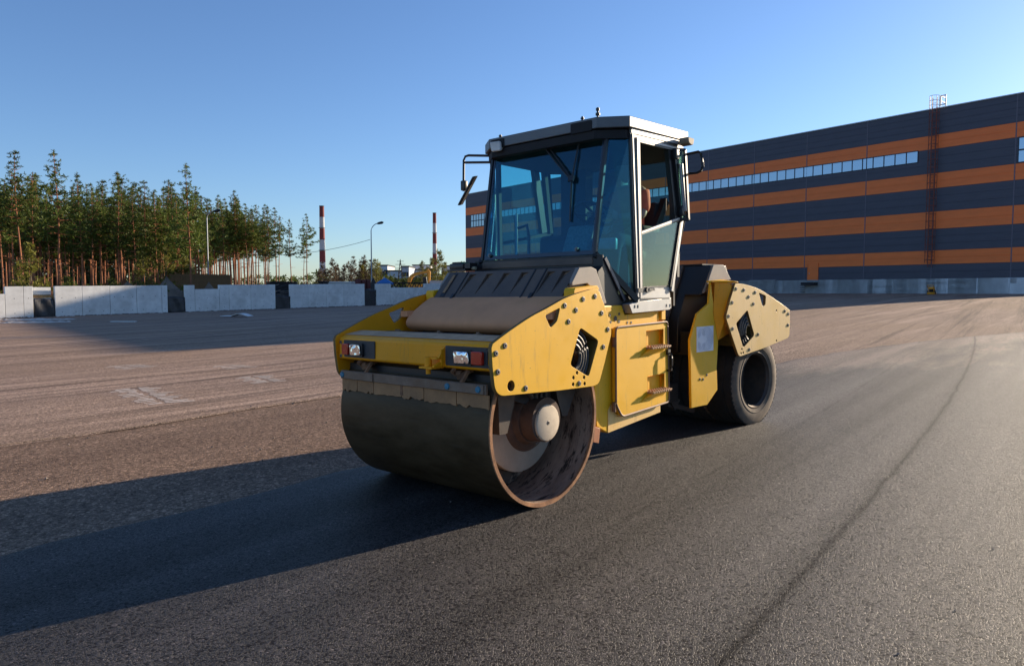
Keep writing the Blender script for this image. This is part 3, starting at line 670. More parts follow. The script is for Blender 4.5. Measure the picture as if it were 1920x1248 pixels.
# hatch with two step pockets
dx0,dx1,dz0,dz1 = -.95,-1.80,.56,1.275
outl = rounded([(-.955,1.262),(-1.805,1.283),(-1.835,.545),(-1.05,.508),(-.96,.62)],.045)
st1 = [(-1.44,1.213),(-1.735,1.217),(-1.735,1.066),(-1.44,1.066)]
st2 = [(-1.46,.808),(-1.755,.813),(-1.755,.672),(-1.46,.672)]
hm = plate_mesh('hatch',outl,[st1,st2],.764,.80,M['yellow_side'])
hatch = link('hatch',hm,mid); hatch['label'] = 'hatch door with two step pockets'
mb = MB(); pts = [(x,.803,z) for x,z in outl]; mb.tube(pts+[pts[0]],.009,6); mb.build('hatch_edge',M['steel_blue'],hatch)
for st in (st1,st2):
    mb = MB(); x0,x1,z0,z1 = st[0][0],st[1][0],st[2][1],st[0][1]
    for q in (((x0,z0),(x1,z0)),((x1,z0),(x1,z1)),((x1,z1),(x0,z1)),((x0,z1),(x0,z0))):
        mb.face([(q[0][0],.80,q[0][1]),(q[1][0],.80,q[1][1]),(q[1][0],.68,q[1][1]),(q[0][0],.68,q[0][1])])
    mb.face([(x0,.68,z0),(x1,.68,z0),(x1,.68,z1),(x0,.68,z1)])
    mb.face([((x0+x1)/2-.01,.80,z0),((x0+x1)/2-.01,.68,z0),((x0+x1)/2-.01,.68,z1)]) if False else None
    mb.build('step_pocket',M['yellow'],hatch)
    mb = MB(); mb.prism([(x0+.005,z0-.012),(x1-.035,z0-.006),(x1-.035,z0+.008),(x0+.005,z0+.004)],.70,.86,'xz')
    for i in range(8):
        for j in range(3): mb.box((x0-.02-i*.038,.845-j*.03,z0+.011),(.012,.012,.010))
    stp = mb.build('step',M['stepgrip'],hatch)
    mb = MB(); 
    for i in range(8): mb.box((x0-.015-i*.04,.862,z0-.004),(.018,.006,.014))
    mb.build('step_tooth',M['stepgrip'],hatch)
    mb = MB(); mb.loft([(x0+.12,.801,z0-.08),(x0,.801,z0-.015),(x1+.02,.801,z0-.015),(x1+.02,.801,z0-.055)],[(x0+.09,.803,z0-.06),(x0,.855,z0-.012),(x1+.02,.855,z0-.010),(x1+.02,.82,z0-.03)]); mb.build('step_bracket',M['yellow_side'],hatch)
mb = MB(); mb.tube([(-1.80,.80,1.00),(-1.80,.845,.99),(-1.80,.85,.95),(-1.80,.85,.88),(-1.80,.845,.845),(-1.80,.80,.835)],.010,8); mb.box((-1.80,.81,1.005),(.04,.03,.05)); mb.build('hatch_handle',M['black'],hatch)
for z in (1.14,.60):
    mb = MB(); mb.cyl((-.948,.79,z-.04),(-.948,.79,z+.04),.016,10); mb.build('hinge',M['steel_rust'],hatch)
mb = MB(); mb.prism([(-.905,.575),(-.95,.62),(-1.04,.505),(-1.75,.542),(-1.752,.455),(-.905,.388)],.756,.760,'xz'); mb.build('dust_skirt',M['yellow_dusty'],mid)
for z in (1.24,.90):
    mb = MB(); mb.cyl((-1.84,.70,z),(-1.84,.74,z),.05,18); mb.box((-1.80,.72,z),(.09,.03,.03)); mb.build('latch',M['yellow_dusty'],mid)
mb = MB(); mb.box((-1.79,.72,1.345),(.07,.10,.09)); mb.build('frame_block',M['yellow_side'],mid,bev=.004)
# belly and articulation
mb = MB(); mb.prism([(-1.70,1.40),(-2.75,1.45),(-2.8,.62),(-2.4,.45),(-1.75,.50)],-.50,.22,'xz'); mb.build('articulation',M['hood_black'],roller)
mb = MB(); mb.cyl((-2.1,-.05,.30),(-2.1,-.05,1.5),.16,20); mb.cyl((-1.75,.12,.72),(-2.9,.16,.72),.045,12); mb.cyl((-1.75,-.4,.72),(-2.9,-.46,.72),.045,12); mb.build('steering_pivot',M['steel_dark'],roller)
mb = MB(); mb.box((-2.25,-.15,.40),(.7,.5,.22)); mb.box((-2.85,-.1,.45),(.5,.6,.2)); mb.build('axle_housing',M['blackmat'],roller)
# cab -----------------------------------------------------------------------
cab = mb = None
mb = MB()
ft = lambda s: [(-1.064,s*.650,2.905),(-1.19,s*.792,2.88),(-2.06,s*.80,2.905),(-2.30,s*.62,2.91)]
# roof: plan with chamfered corners, slightly higher at the back, with a turned-down rim
plan = [(-.955,.617),(-1.125,.83),(-2.125,.83),(-2.32,.63),(-2.32,-.63),(-2.125,-.83),(-1.125,-.83),(-.955,-.617)]
def rz(x): return 3.008-.030*(x+.96)
A = [(x,y,rz(x)-.092) for x,y in plan]; B = [(x,y,rz(x)) for x,y in plan]
mb.loft(A,B)
roof = mb.build('cab_roof',M['roof'],roller,bev=.006)
mb = MB(); ins = [(x+(.03 if x>-1.5 else -.0),y*.985,0) for x,y in plan]
mb.prism([(x*0.98-.03,y*.95) for x,y in plan],2.835,2.905,'xy'); mb.build('roof_lining',M['blackmat'],roof)
for (a,b,lit) in ((-.585,-.42,1),(.35,.57,0)):
    mb = MB(); mb.prism(rounded([(a,2.990),(b,2.990),(b,2.905),(a,2.905)],.012),-.962,-.950,'yz'); mb.build('lamp_recess',M['blackmat'],roof)
mb = MB(); mb.prism(rounded([(-.572,2.968),(-.445,2.962),(-.435,2.872),(-.552,2.876)],.018),-.945,-.915,'yz'); mb.box((-.955,-.50,2.915),(.05,.10,.05)); wlz = mb.build('work_light',simple('work_light_glass',(.62,.58,.52),.25),roof,bev=.008)
mb = MB(); mb.prism(rounded([(-1.94,2.955),(-2.065,2.955),(-2.05,2.895),(-2.0,2.882),(-1.95,2.90)],.02),.835,.93,'xz'); mb.build('work_light',M['beige'],roof,bev=.01)
for (y,h) in ((-.511,.028),(.439,.035)):
    mb = MB(); mb.cyl((-1.0,y,3.0),(-1.0,y,3.012+h),.010,10); mb.cyl((-1.0,y,3.012+h*.4),(-1.0,y,3.012+h*.7),.016,10); mb.build('roof_stud',M['black'],roof)
mb = MB(); mb.cyl((-1.0,.598,3.0),(-1.0,.598,3.095),.009,10); mb.cyl((-1.0,.598,3.03),(-1.0,.598,3.05),.019,10); mb.cyl((-1.0,.598,3.07),(-1.0,.598,3.09),.016,10); mb.build('antenna_base',M['black'],roof)
# glazing: a helper makes a pane with a dark border
def pane(name, pts, glass, border, bmat, t=.006, parent=roller, inset=None):
    P = [Vector(p) for p in pts]; c = sum(P,Vector())/len(P)
    mb = MB(); mb.slab(P,t); o = mb.build(name,glass,parent)
    if border:
        n = (P[1]-P[0]).cross(P[2]-P[0]).normalized(); N_ = len(P); Q = []
        for i in range(N_):
            a = (P[i]-P[i-1]).normalized(); b = (P[(i+1)%N_]-P[i]).normalized()
            na = n.cross(a); nb = n.cross(b); m = na+nb; m = m/(1+na.dot(nb)); Q.append(P[i]+m*border)
        mb = MB()
        for i in range(N_):
            j = (i+1)%N_; off = n*(-.0015); off2 = n*(t+.0015)
            mb.loft([P[i]+off,P[j]+off,Q[j]+off,Q[i]+off],[P[i]+off2,P[j]+off2,Q[j]+off2,Q[i]+off2])
        mb.build('pane_border',bmat,o)
    return o
frit = simple('frit_border',(.012,.022,.040),.18,spec=.6)
WT = Vector((-1.064,0,2.905)); WB = Vector((-.889,0,1.868))
wsp = [(WB.x,-.645,WB.z),(WB.x,.645,WB.z),(WT.x,.650,WT.z),(WT.x,-.650,WT.z)]
ws = pane('windshield',wsp,M['glass'],.035,frit)
mb = MB(); u = .93
def wsat(y, u, d=0.0):      # u 0 bottom .. 1 top
    p = WB*(1-u)+WT*u; return (p.x+.986*d, y, p.z+.166*d)
mb.slab([wsat(-.64,.925,.008),wsat(.45,.965,.008),wsat(.45,1.0,.008),wsat(-.64,1.0,.008)],.004); mb.build('sun_visor',M['blackmat'],roller)
for (y,u) in ((-.548,.035),(.462,.045),(.495,.965)):
    mb = MB(); p = Vector(wsat(y,u,.004)); mb.cyl(p,p+Vector((.022,0,.004)),.018,14); mb.cyl(p+Vector((.022,0,.004)),p+Vector((.028,0,.005)),.009,10); mb.build('glass_fixing',M['bolt'],ws)
for sgn in (1,-1):
    s = sgn
    tf = Vector((-1.064,s*.652,2.905)); tr = Vector((-1.19,s*.794,2.88)); br = Vector((-1.268,s*.80,1.487)); bf = Vector((-.889,s*.647,1.868))
    pts = [bf,br,tr,tf] if s > 0 else [br,bf,tf,tr]
    cp = pane('corner_pane',pts,M['glass_corner'],.02,frit)
    mb = MB(); mb.bar(tf+Vector((.006,s*.002,0)),bf+Vector((.006,s*.002,0)),.026,.026); mb.build('a_pillar',M['black'],roller)
    mb = MB(); mb.bar(bf+Vector((.02,s*.01,.0)),br+Vector((0,s*.012,-.005)),.03,.05); mb.build('sill_bar',M['black'],roller)
    # door pillar (pair of silver strips)
    mb = MB(); mb.bar(tr+Vector((-.012,s*.008,0)),br+Vector((-.012,s*.008,-.02)),.022,.03,(0,1,0)); mb.build('door_pillar',M['silver'],roller)
    mb = MB(); mb.bar(tr+Vector((.012,s*.002,0)),br+Vector((.012,s*.002,-.02)),.018,.03,(0,1,0)); mb.build('pillar_trim',M['black'],roller)
    # upper side beam
    mb = MB(); mb.bar((-1.18,s*.805,2.90),(-2.08,s*.812,2.925),.02,.035); mb.build('side_beam',M['silver'],roller)
    mb = MB(); mb.bar((-1.18,s*.80,2.868),(-2.06,s*.806,2.892),.02,.03); mb.build('side_beam',M['black'],roller)
    # rear corner and rear quarter
    pane('corner_pane',[(-2.06,s*.80,2.88),(-2.30,s*.62,2.88),(-2.28,s*.62,1.75),(-1.86,s*.80,1.60),(-2.12,s*.80,2.23)][::(-s)],M['glass_clear'],.03,M['black'])
    mb = MB(); mb.bar((-1.83,s*.79,2.87),(-1.97,s*.79,2.2),.045,.085,(1,0,0)); mb.build('rear_pillar',M['black'],roller)
    mb = MB(); mb.bar((-2.31,s*.63,2.9),(-2.28,s*.63,1.7),.04,.04); mb.build('rear_pillar',M['black'],roller)
pane('rear_window',[(-2.31,.60,2.88),(-2.31,-.60,2.88),(-2.28,-.60,1.98),(-2.28,.60,1.98)],M['glass_clear'],.05,M['cabin'])
mb = MB(); mb.box((-2.27,0,1.70),(.03,1.22,.56)); mb.build('rear_wall',M['cabin'],roller)
# near side door: lower leaf with glass, silver frame and handle
door = empty('door',(0,0,0),parent=roller)
def dp(x, z, y=.806): return (x,y,z)
lower = [(-1.31,2.052),(-1.985,2.222),(-1.81,1.600),(-1.315,1.588)]
pane('door_glass',[dp(*lower[i]) for i in (0,1,2,3)][::-1],M['glass_door'],.012,M['black'],parent=door)
def fr(a, b, w=.028, mat='silver', y=.812, d=.03): mb = MB(); mb.bar(dp(*a,y),dp(*b,y),d,w); return mb.build('door_frame',M[mat],door)
fr((-1.262,2.84),(-1.318,1.50)); fr((-1.285,2.84),(-1.335,1.56),.012,'black')
fr((-1.31,2.060),(-1.99,2.232),.016,'silver'); fr((-1.31,2.045),(-1.985,2.215),.012,'black')
fr((-2.035,2.22),(-1.850,1.56),.034); fr((-2.005,2.22),(-1.822,1.60),.016,'black')
fr((-1.25,2.845),(-1.98,2.862),.018); fr((-1.25,2.825),(-1.98,2.842),.012,'black')
mb = MB(); mb.prism([(-1.30,1.597),(-1.825,1.610),(-1.85,1.50),(-1.30,1.478)],.790,.806,'xz'); mb.build('door_panel',M['silver'],door,bev=.003)
mb = MB(); mb.box((-1.33,.82,1.568),(.13,.02,.035)); mb.cyl((-1.40,.815,1.572),(-1.40,.84,1.572),.022,12); mb.box((-1.47,.835,1.575),(.10,.018,.022)); mb.build('door_handle',M['black'],door)
mb = MB(); mb.prism([(-1.50,1.587),(-1.56,1.590),(-1.56,1.572),(-1.50,1.569)],.812,.846,'xz'); mb.build('door_handle',M['silver'],door)
# opened upper window, swung outwards on its rear hinges
ow = empty('open_window',(0,0,0),parent=roller)
H1,H2 = Vector((-1.865,.822,2.84)),Vector((-2.005,.822,2.225)); W1,W2 = Vector((-1.995,.868,2.85)),Vector((-2.065,.868,2.22))
pane('open_pane',[H2,W2,W1,H1],M['glass_clear'],.012,M['black'],parent=ow)
for a,b,w,m in ((H1,H2,.035,'black'),(W1,W2,.022,'black'),(H1,W1,.02,'black'),(H2,W2,.03,'black')):
    mb = MB(); mb.bar(a,b,w,.03,(1,0,0)); mb.build('window_frame',M[m],ow)
for k in (.28,.50):
    mb = MB(); a = H1.lerp(W1,k); b = H2.lerp(W2,k); mb.bar(a.lerp(b,.20)+Vector((.0,.02,0)),a.lerp(b,.88)+Vector((.0,.02,0)),.014,.014); mb.build('window_rail',M['silver'],ow)
for z in (2.80,2.30):
    mb = MB(); mb.box(((-1.885 if z>2.5 else -2.0),.835,z),(.06,.05,.09),bev=.006); mb.build('window_hinge',M['black'],ow)
# sill under the door
mb = MB(); mb.prism([(-1.262,1.487),(-1.845,1.500),(-1.865,1.412),(-1.835,1.392),(-1.225,1.366)][:0]+[(-1.145,1.450),(-1.30,1.474),(-1.852,1.50),(-1.858,1.408),(-1.82,1.390),(-1.195,1.372)],.735,.812,'xz')
sill = mb.build('cab_sill',M['silver'],roller,bev=.004)
for x in (-1.235,-1.285,-1.77,-1.835):
    mb = MB(); mb.box((x,.8135,1.430),(.012,.004,.026)); mb.build('sill_slot',M['black'],sill)
mb = MB(); mb.box((-1.57,.813,1.497),(.50,.004,.010)); mb.build('sill_slot',M['black'],sill)
# dark cab base under the windshield and its sloping sides
mb = MB(); mb.prism([(-.87,1.862),(-.87,1.77),(-.80,1.72),(-.86,1.44),(-1.90,1.44),(-1.90,1.47),(-1.29,1.475)],-.735,.735,'xz'); mb.build('cab_base',M['hood_black'],roller)
mb = MB(); mb.box((-.874,0,1.815),(.022,1.27,.062)); mb.build('cowl_strip',M['hood'],roller,bev=.006)
for s in (1,-1):
    mb = MB(); mb.bar((-.89,s*.742,1.835),(-1.17,s*.752,1.485),.012,.03); mb.build('cowl_trim',simple('cowl_blue',(.05,.06,.09),.35),roller)
mb = MB(); mb.prism([(-1.20,1.46),(-2.30,1.46),(-2.30,1.72),(-1.20,1.60)],-.80,-.72,'xz'); mb.build('cab_side_panel',M['cabin'],roller)
mb = MB(); mb.box((-1.52,0,1.47),(.66,1.40,.04)); mb.box((-2.05,-.1,1.47),(.44,1.0,.04)); mb.build('cab_floor',M['cabin'],roller)
# far door frame strips seen through the glass
mb = MB(); mb.bar((-1.28,-.80,2.88),(-1.30,-.80,1.5),.04,.04); mb.bar((-2.0,-.80,2.88),(-2.1,-.80,2.2),.05,.05); mb.bar((-1.28,-.80,2.05),(-2.1,-.80,2.2),.03,.03); mb.build('far_door_frame',M['cabin'],roller)
pane('far_door_glass',[(-1.30,-.80,2.86),(-2.0,-.80,2.88),(-2.1,-.80,2.2),(-1.86,-.80,1.55),(-1.32,-.80,1.52)],M['glass_clear'],0,None)
# wipers
mb = MB(); 
for dy in (0,.045): mb.tube([wsat(-.04+dy,.985,.02),wsat(.15+dy*.8,.80,.03),wsat(.335+dy*.3,.63,.035)],.008,6)
mb.bar(wsat(.345,.66,.03),wsat(.345,.61,.04),.05,.02); mb.tube([wsat(.375,.925,.018),wsat(.345,.63,.03),wsat(.362,.28,.018)],.009,6); mb.box(wsat(.12,.955,.02),(.05,.40,.05))
mb.build('wiper',M['black'],ws)
# interior: two seats, consoles, wheel, monitor box, handrails
mb = MB(); mb.box((-1.80,.32,1.90),(.46,.46,.12),bev=.04); mb.box((-1.80,.32,1.68),(.36,.36,.38)); mb.box((-2.06,.32,2.17),(.12,.42,.50),Matrix.Rotation(R(-14),3,'Y'),bev=.04); mb.build('seat',M['seat'],roller)
mb = MB(); mb.box((-1.90,.56,2.14),(.34,.06,.06),bev=.015); mb.bar((-2.00,.545,2.14),(-2.20,.545,2.44),.06,.07); mb.build('armrest',M['seat'],roller)
mb = MB(); mb.box((-1.60,-.20,1.80),(.42,.36,.60),bev=.04); mb.box((-1.75,-.18,2.30),(.12,.30,.9),bev=.04); mb.build('side_seat',M['seat'],roller)
mb = MB(); mb.prism([(-1.05,1.5),(-1.30,1.5),(-1.36,2.10),(-1.22,2.16),(-1.10,1.90)],.12,.40,'xz'); mb.build('steering_console',simple('console_grey',(.12,.12,.11),.7,var=.4,scale=40),roller,bev=.02)
mb = MB(); pts = [Vector((-1.42,.26,2.27))+Matrix.Rotation(R(-28),3,'Y')@Vector((.19*math.cos(a),.19*math.sin(a),0)) for a in [2*math.pi*i/24 for i in range(24)]]; mb.tube(pts+[pts[0]],.015,8)
mb.tube([(-1.25,.26,2.08),(-1.42,.26,2.27)],.03,8); mb.tube([pts[0],pts[12]],.014,6); mb.tube([pts[6],pts[18]],.014,6); mb.build('steering_wheel',M['black'],roller)
mb = MB(); mb.box((-1.28,.48,1.98),(.10,.20,.10),Matrix.Rotation(R(20),3,'Z'),bev=.01); mb.build('control_box',simple('control_box_grey',(.32,.40,.40),.5),roller)
mb = MB(); mb.box((-2.16,-.02,2.66),(.14,.26,.22),bev=.01); mb.build('air_box',M['beige'],roller)
mb = MB(); mb.box((-2.16,-.02,2.54),(.22,.36,.02)); mb.tube([(-2.18,-.02,2.54),(-2.18,-.02,2.0)],.018,8); mb.build('box_shelf',M['black'],roller)
mb = MB(); mb.tube([(-1.20,-.50,1.55),(-1.20,-.50,2.30)],.016,8); mb.tube([(-1.20,-.47,2.18),(-1.20,-.36,2.20),(-1.20,-.34,2.10),(-1.20,-.34,1.74),(-1.20,-.42,1.70)],.016,8); mb.tube([(-1.20,-.40,1.68),(-1.28,-.05,1.74)],.018,8); mb.build('grab_rail',M['black'],roller)
mb = MB(); mb.tube([(-1.19,-.485,1.60),(-1.19,-.485,2.32)],.010,8); mb.build('grab_rail',M['silver'],roller)
# mirrors
mb = MB(); x=-1.16
mb.tube([(x,-.79,2.905),(x,-1.10,2.950),(x,-1.142,2.945),(x,-1.165,2.91),(x,-1.172,2.68),(x,-1.172,2.60)],.0125,8); mb.tube([(x,-.79,2.842),(x,-1.145,2.885)],.0125,8); mb.box((x,-1.165,2.655),(.05,.06,.10),bev=.01)
mir = mb.build('mirror_arm',M['black'],roller)
mb = MB(); mb.loft([(x+.04,-.965,2.725),(x-.03,-.99,2.738),(x-.03,-1.215,2.47),(x+.04,-1.19,2.452)],[(x+.05,-1.0,2.72),(x-.02,-1.03,2.735),(x-.02,-1.245,2.475),(x+.05,-1.22,2.456)]); mb.build('mirror',M['black'],mir,bev=.008)
mb = MB(); x=-2.12
mb.tube([(x+.02,.815,2.83),(x,.94,2.842),(x,.968,2.82),(x,.982,2.74),(x,.985,2.70),(x,.968,2.665),(x,.93,2.652),(x+.02,.80,2.650)],.0125,8); mb.build('mirror_arm',M['black'],roller)
# rear hood ------------------------------------------------------------------
T = RR
mb = MB(); mb.prism([(.83,1.848),(1.00,1.52),(.55,1.52),(.42,1.69),(.50,1.848)],-.69,.69,'xz')
rh = mb.build('rear_hood',M['hood_black'],roller,T,bev=.010); rh['label'] = 'black sloping engine hood behind the cab'
mb = MB(); mb.prism([(.985,1.55),(1.12,1.28),(1.14,.90),(.42,.90),(.42,1.55)],-.505,.485,'xz'); mb.build('hood_front',M['hood_black'],rh,T,bev=.008)
mb = MB(); mb.bar((.845,.34,1.842),(1.015,.34,1.525),.05,.03); mb.bar((1.015,.34,1.525),(1.135,.34,1.28),.05,.03); mb.bar((1.135,.34,1.28),(1.15,.34,.92),.05,.03); mb.build('hood_rib',M['hood'],rh,T)
mb = MB(); mb.prism([(.84,1.85),(.84,1.862),(.40,1.862),(.40,1.85)],-.60,.60,'xz'); mb.build('hood_lid',M['hood_black'],rh,T)
capr = [(.80,1.849),(.59,1.851),(.43,1.693),(.74,1.672),(.86,1.585),(.985,1.54)]
for s in (1,-1):
    mb = MB(); mb.prism(capr,s*.665,s*.715,'xz'); mb.build('hood_cap',M['hood_cap'],rh,T,bev=.006)
mb = MB(); mb.prism([(.40,1.63),(-.35,1.45),(-.55,1.30),(-.55,.95),(.40,.95)],-.62,.62,'xz'); mb.build('rear_deck',M['hood_black'],roller,T)
# rear fork sides and plates
side = [(1.026,1.429),(1.247,1.326),(1.380,1.06),(1.365,.774),(1.348,.35),(1.045,.354),(.844,.498),(.861,.736),(.835,1.018),(.94,1.334),(.915,1.667),(.99,1.660)]
for s in (1,-1):
    mb = MB(); mb.prism(side,s*.772,s*.80,'xz'); fk = mb.build('rear_fork',M['yellow'] if s<0 else M['yellow_side'],roller,T,bev=.006)
    mb = MB(); mb.prism([(.83,1.30),(.66,1.62),(.40,1.64),(.30,1.60),(.45,1.32),(.60,1.0),(.66,.98)],s*.53,s*.858,'xz') if False else None
    # bent web from the fork panel to the plate
    mb.loft([(.985,s*.80,1.66),(.915,s*.80,1.667),(.94,s*.80,1.334),(.838,s*.80,1.03),(.80,s*.70,1.03),(.80,s*.70,1.66)],[(.69,s*.866,1.645),(.675,s*.866,1.645),(.72,s*.866,1.45),(.80,s*.866,1.28),(.60,s*.80,1.10),(.50,s*.75,1.64)])
    mb.build('fork_web',M['yellow'],roller,T,bev=.006)
    mb = MB(); mb.loft([(.98,s*.74,1.672),(.70,s*.74,1.690),(.62,s*.74,1.685),(.62,s*.74,1.66),(.98,s*.74,1.655)],[(.95,s*.80,1.672),(.66,s*.872,1.672),(.55,s*.872,1.662),(.55,s*.872,1.648),(.95,s*.80,1.655)]); mb.build('plate_spacer',M['yellow_side'],roller,T,bev=.003)
    mb = MB(); mb.box((1.0,s*.40,1.0),(.16,.76,.25)); mb.build('fork_crossmember',M['blackmat'],roller,T)
    if s > 0:
        mb = MB(); mb.slab([(1.260,.8008,1.191),(.938,.8008,1.194),(.936,.8008,.929),(1.258,.8008,.926)][::-1],.0015)
        lb = mb.build('sticker',M['label'],fk,T)
        mb = MB()
        for (cx,cz,r0,n,a0,a1) in ((1.17,1.11,.022,4,-40,200),(1.17,1.00,.022,4,160,400),(1.07,1.06,.02,9,60,300)):
            for k in range(n):
                r = r0+.013*k; pp = [(cx+r*math.cos(R(a0+(a1-a0)*i/16)),.8030,cz+r*math.sin(R(a0+(a1-a0)*i/16))) for i in range(17)]
                for a,b in zip(pp,pp[1:]): mb.bar(a,b,.003,.0012,(0,1,0))
        mb.build('sticker_print',M['labelline'],fk,T)
        for q in ((1.19,.64),(1.13,.635),(1.06,.675)):
            b = link('bolt',BOLT,fk); b.matrix_local = T @ Matrix.Translation((q[0],.8003,q[1])); b.scale=(.7,.7,.7)
arc = smooth_poly([(.65,1.643),(.494,1.639),(.292,1.614),(.082,1.571),(-.135,1.503),(-.323,1.439),(-.478,1.386),(-.622,1.328)],3)
rear_out = arc+[(-.630,1.165)]+rounded([(-.630,1.165),(-.618,1.0),(-.41,.966)],.06)[5:10]+[(-.41,.966),(.034,.90),(.314,.869)]+rounded([(.314,.869),(.56,.838),(.68,1.026)],.05)[5:10]+[(.68,1.026)]+rounded([(.68,1.026),(.84,1.283),(.742,1.485)],.03)[5:10]+[(.742,1.485)]
r_tri = rounded([(.135,1.542),(-.03,1.505),(-.02,1.405),(.045,1.382)],.02)
r_dia = rounded([(.385,1.352),(.228,1.065),(.470,.935),(.628,1.21)],.03)
r_bolts = [(.632,1.585),(.465,1.572),(.361,1.496),(.254,1.416),(.217,1.545),(.71,1.438),(.784,1.292),(.698,1.154),(.144,1.069),(-.495,1.32),(-.585,1.285),(-.58,1.15),(.337,.907)]
r_small = [(.50,.923),(.516,.877),(.469,.881),(-.288,1.331),(-.295,.977)]
hl = [r_tri,r_dia]+[circle(c,.013,10) for c in r_small]
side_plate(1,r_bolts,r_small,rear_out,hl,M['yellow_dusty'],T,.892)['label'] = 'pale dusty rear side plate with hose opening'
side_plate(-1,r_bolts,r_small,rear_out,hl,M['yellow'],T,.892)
hose_pocket(T,1,.43,1.14,-1); hoses(T,1,.43,1.14,-1); hose_pocket(T,-1,.43,1.14,-1)
mb = MB(); mb.box((.1,0,1.1),(.7,1.0,.5)); mb.build('rear_body',M['blackmat'],roller,T)
mb = MB(); mb.box((-.58,0,1.13),(.05,1.70,.25)); mb.build('rear_beam',M['yellow'],roller,T,bev=.01)
# tyres: four side by side
def tyre_mesh():
    mb = MB(); R0 = .529
    pr = [(.318,-.155),(.33,-.19),(.36,-.203),(.42,-.207),(.475,-.200),(.508,-.188),(.522,-.176)]
    mb.mi = 0; mb.lathe(pr,72,'y')
    mb.mi = 0; mb.lathe([(r,-h) for r,h in pr],72,'y')
    mb.mi = 1; mb.lathe([(.522,-.176),(.529,-.168),(.529,-.09),(.521,-.085),(.521,-.075),(.529,-.07),(.529,.07),(.521,.075),(.521,.085),(.529,.09),(.529,.168),(.522,.176)],72,'y')
    # shoulder lugs
    for i in range(60):
        a = 2*math.pi*i/60
        for s in (-1,1):
            c = Vector((math.cos(a)*.524,s*.176,math.sin(a)*.524)); mb.box(c,(.012,.016,.026),Matrix.Rotation(-a,3,'Y'))
    # raised moulding ring and lettering-like ribs on the outer wall
    mb.mi = 0
    mb.lathe([(.372,.2035),(.375,.2085),(.381,.2085),(.384,.2045)],72,'y')
    return mb.mesh('tyre',[M['rubber'],M['tread']])
def rim_mesh():
    mb = MB(); mb.lathe([(.335,.195),(.322,.198),(.314,.180),(.300,.165),(.292,.05),(.285,-.10),(.0,-.12)],56,'y'); mb.lathe([(.335,-.195),(.322,-.198),(.30,-.165),(.29,-.10)],56,'y')
    return mb.mesh('rim',[M['steel_dark']])
TY = tyre_mesh(); RI = rim_mesh()
for k,yy in enumerate((.597,.185,-.225,-.637)):
    w = empty('wheel',parent=roller); w.matrix_local = T @ Matrix.Translation((0,yy,.529)) @ Matrix.Rotation(.3*k,4,'Y')
    t_ = link('tyre',TY,w); r_ = link('rim',RI,w)
mb = MB(); mb.cyl((0,-.7,.529),(0,.45,.529),.10,20); mb.build('axle',M['blackmat'],roller,T)
mb = MB(); mb.bar((1.0,.25,.30),(.55,.30,.18),.06,.05); mb.prism([(1.0,.34),(.80,.34),(.90,.22)],-.1,.3,'xz'); mb.build('tow_bracket',M['steel_dark'],roller,T)
# driver ---------------------------------------------------------------------
def skin_body(name, verts, edges, radii, mat, lvl=2, M4=None):
    me = bpy.data.meshes.new(name); me.from_pydata(verts,edges,[]); o = bpy.data.objects.new(name,me); COL.objects.link(o)
    sk = o.modifiers.new('skin','SKIN'); sk.use_smooth_shade = True
    for i,r in enumerate(radii):
        d = me.skin_vertices[0].data[i]; d.radius = r if isinstance(r,tuple) else (r,r); d.use_root = (i==0)
    sb_ = o.modifiers.new('subd','SUBSURF'); sb_.levels = lvl; sb_.render_levels = lvl
    dg = bpy.context.evaluated_depsgraph_get(); m2 = bpy.data.meshes.new_from_object(o.evaluated_get(dg)); bpy.data.objects.remove(o)
    if M4 is not None: m2.transform(M4)
    m2.materials.clear(); m2.materials.append(mat)
    for p in m2.polygons: p.use_smooth = True
    m2.name = name
    return m2
px_,py_ = -1.83,.37
driver = empty('person'); driver.matrix_world = RM @ Matrix.Translation((px_,py_,1.98))
tag(driver,'driver in a red short sleeved shirt sitting in the roller cab, hands on the wheel','person')
# body: hips at the origin, facing +x
V = [(0,0,.06),(.0,0,.22),(.02,0,.40),(.03,0,.52),(.035,0,.60), (.03,.17,.51),(.12,.225,.27),(.36,.12,.25), (.03,-.17,.51),(.12,-.235,.30),(.36,-.18,.27), (.18,.10,.03),(.44,.13,.04),(.50,.13,-.34),(.60,.13,-.40), (.18,-.10,.03),(.44,-.13,.04),(.50,-.13,-.34),(.60,-.13,-.40)]
Ed = [(0,1),(1,2),(2,3),(3,4),(3,5),(5,6),(6,7),(3,8),(8,9),(9,10),(0,11),(11,12),(12,13),(13,14),(0,15),(15,16),(16,17),(17,18)]
Rd = [(.13,.16),(.12,.15),(.12,.165),(.075,.10),(.055,.055),.066,.045,.032,.066,.045,.032,.09,.07,.05,.045,.09,.07,.05,.045]
body = skin_body('body',V,Ed,Rd,M['skin'],2)
bo = link('body',body,driver)
V2 = [(0,0,.05),(.0,0,.22),(.02,0,.40),(.03,0,.515),(.03,.175,.51),(.105,.225,.29),(.03,-.175,.51),(.095,-.225,.36)]
sh = skin_body('shirt',V2,[(0,1),(1,2),(2,3),(3,4),(4,5),(3,6),(6,7)],[(.145,.175),(.135,.165),(.135,.18),(.085,.11),.078,.066,.078,.066],M['shirt'],2)
link('shirt',sh,driver)
V3 = [(0,0,.03),(.18,.10,.03),(.44,.13,.04),(.50,.13,-.34),(.18,-.10,.03),(.44,-.13,.04),(.50,-.13,-.34)]
tr_ = skin_body('trousers',V3,[(0,1),(1,2),(2,3),(0,4),(4,5),(5,6)],[(.14,.17),.10,.08,.065,.10,.08,.065],M['jeans'],2)
link('trousers',tr_,driver)
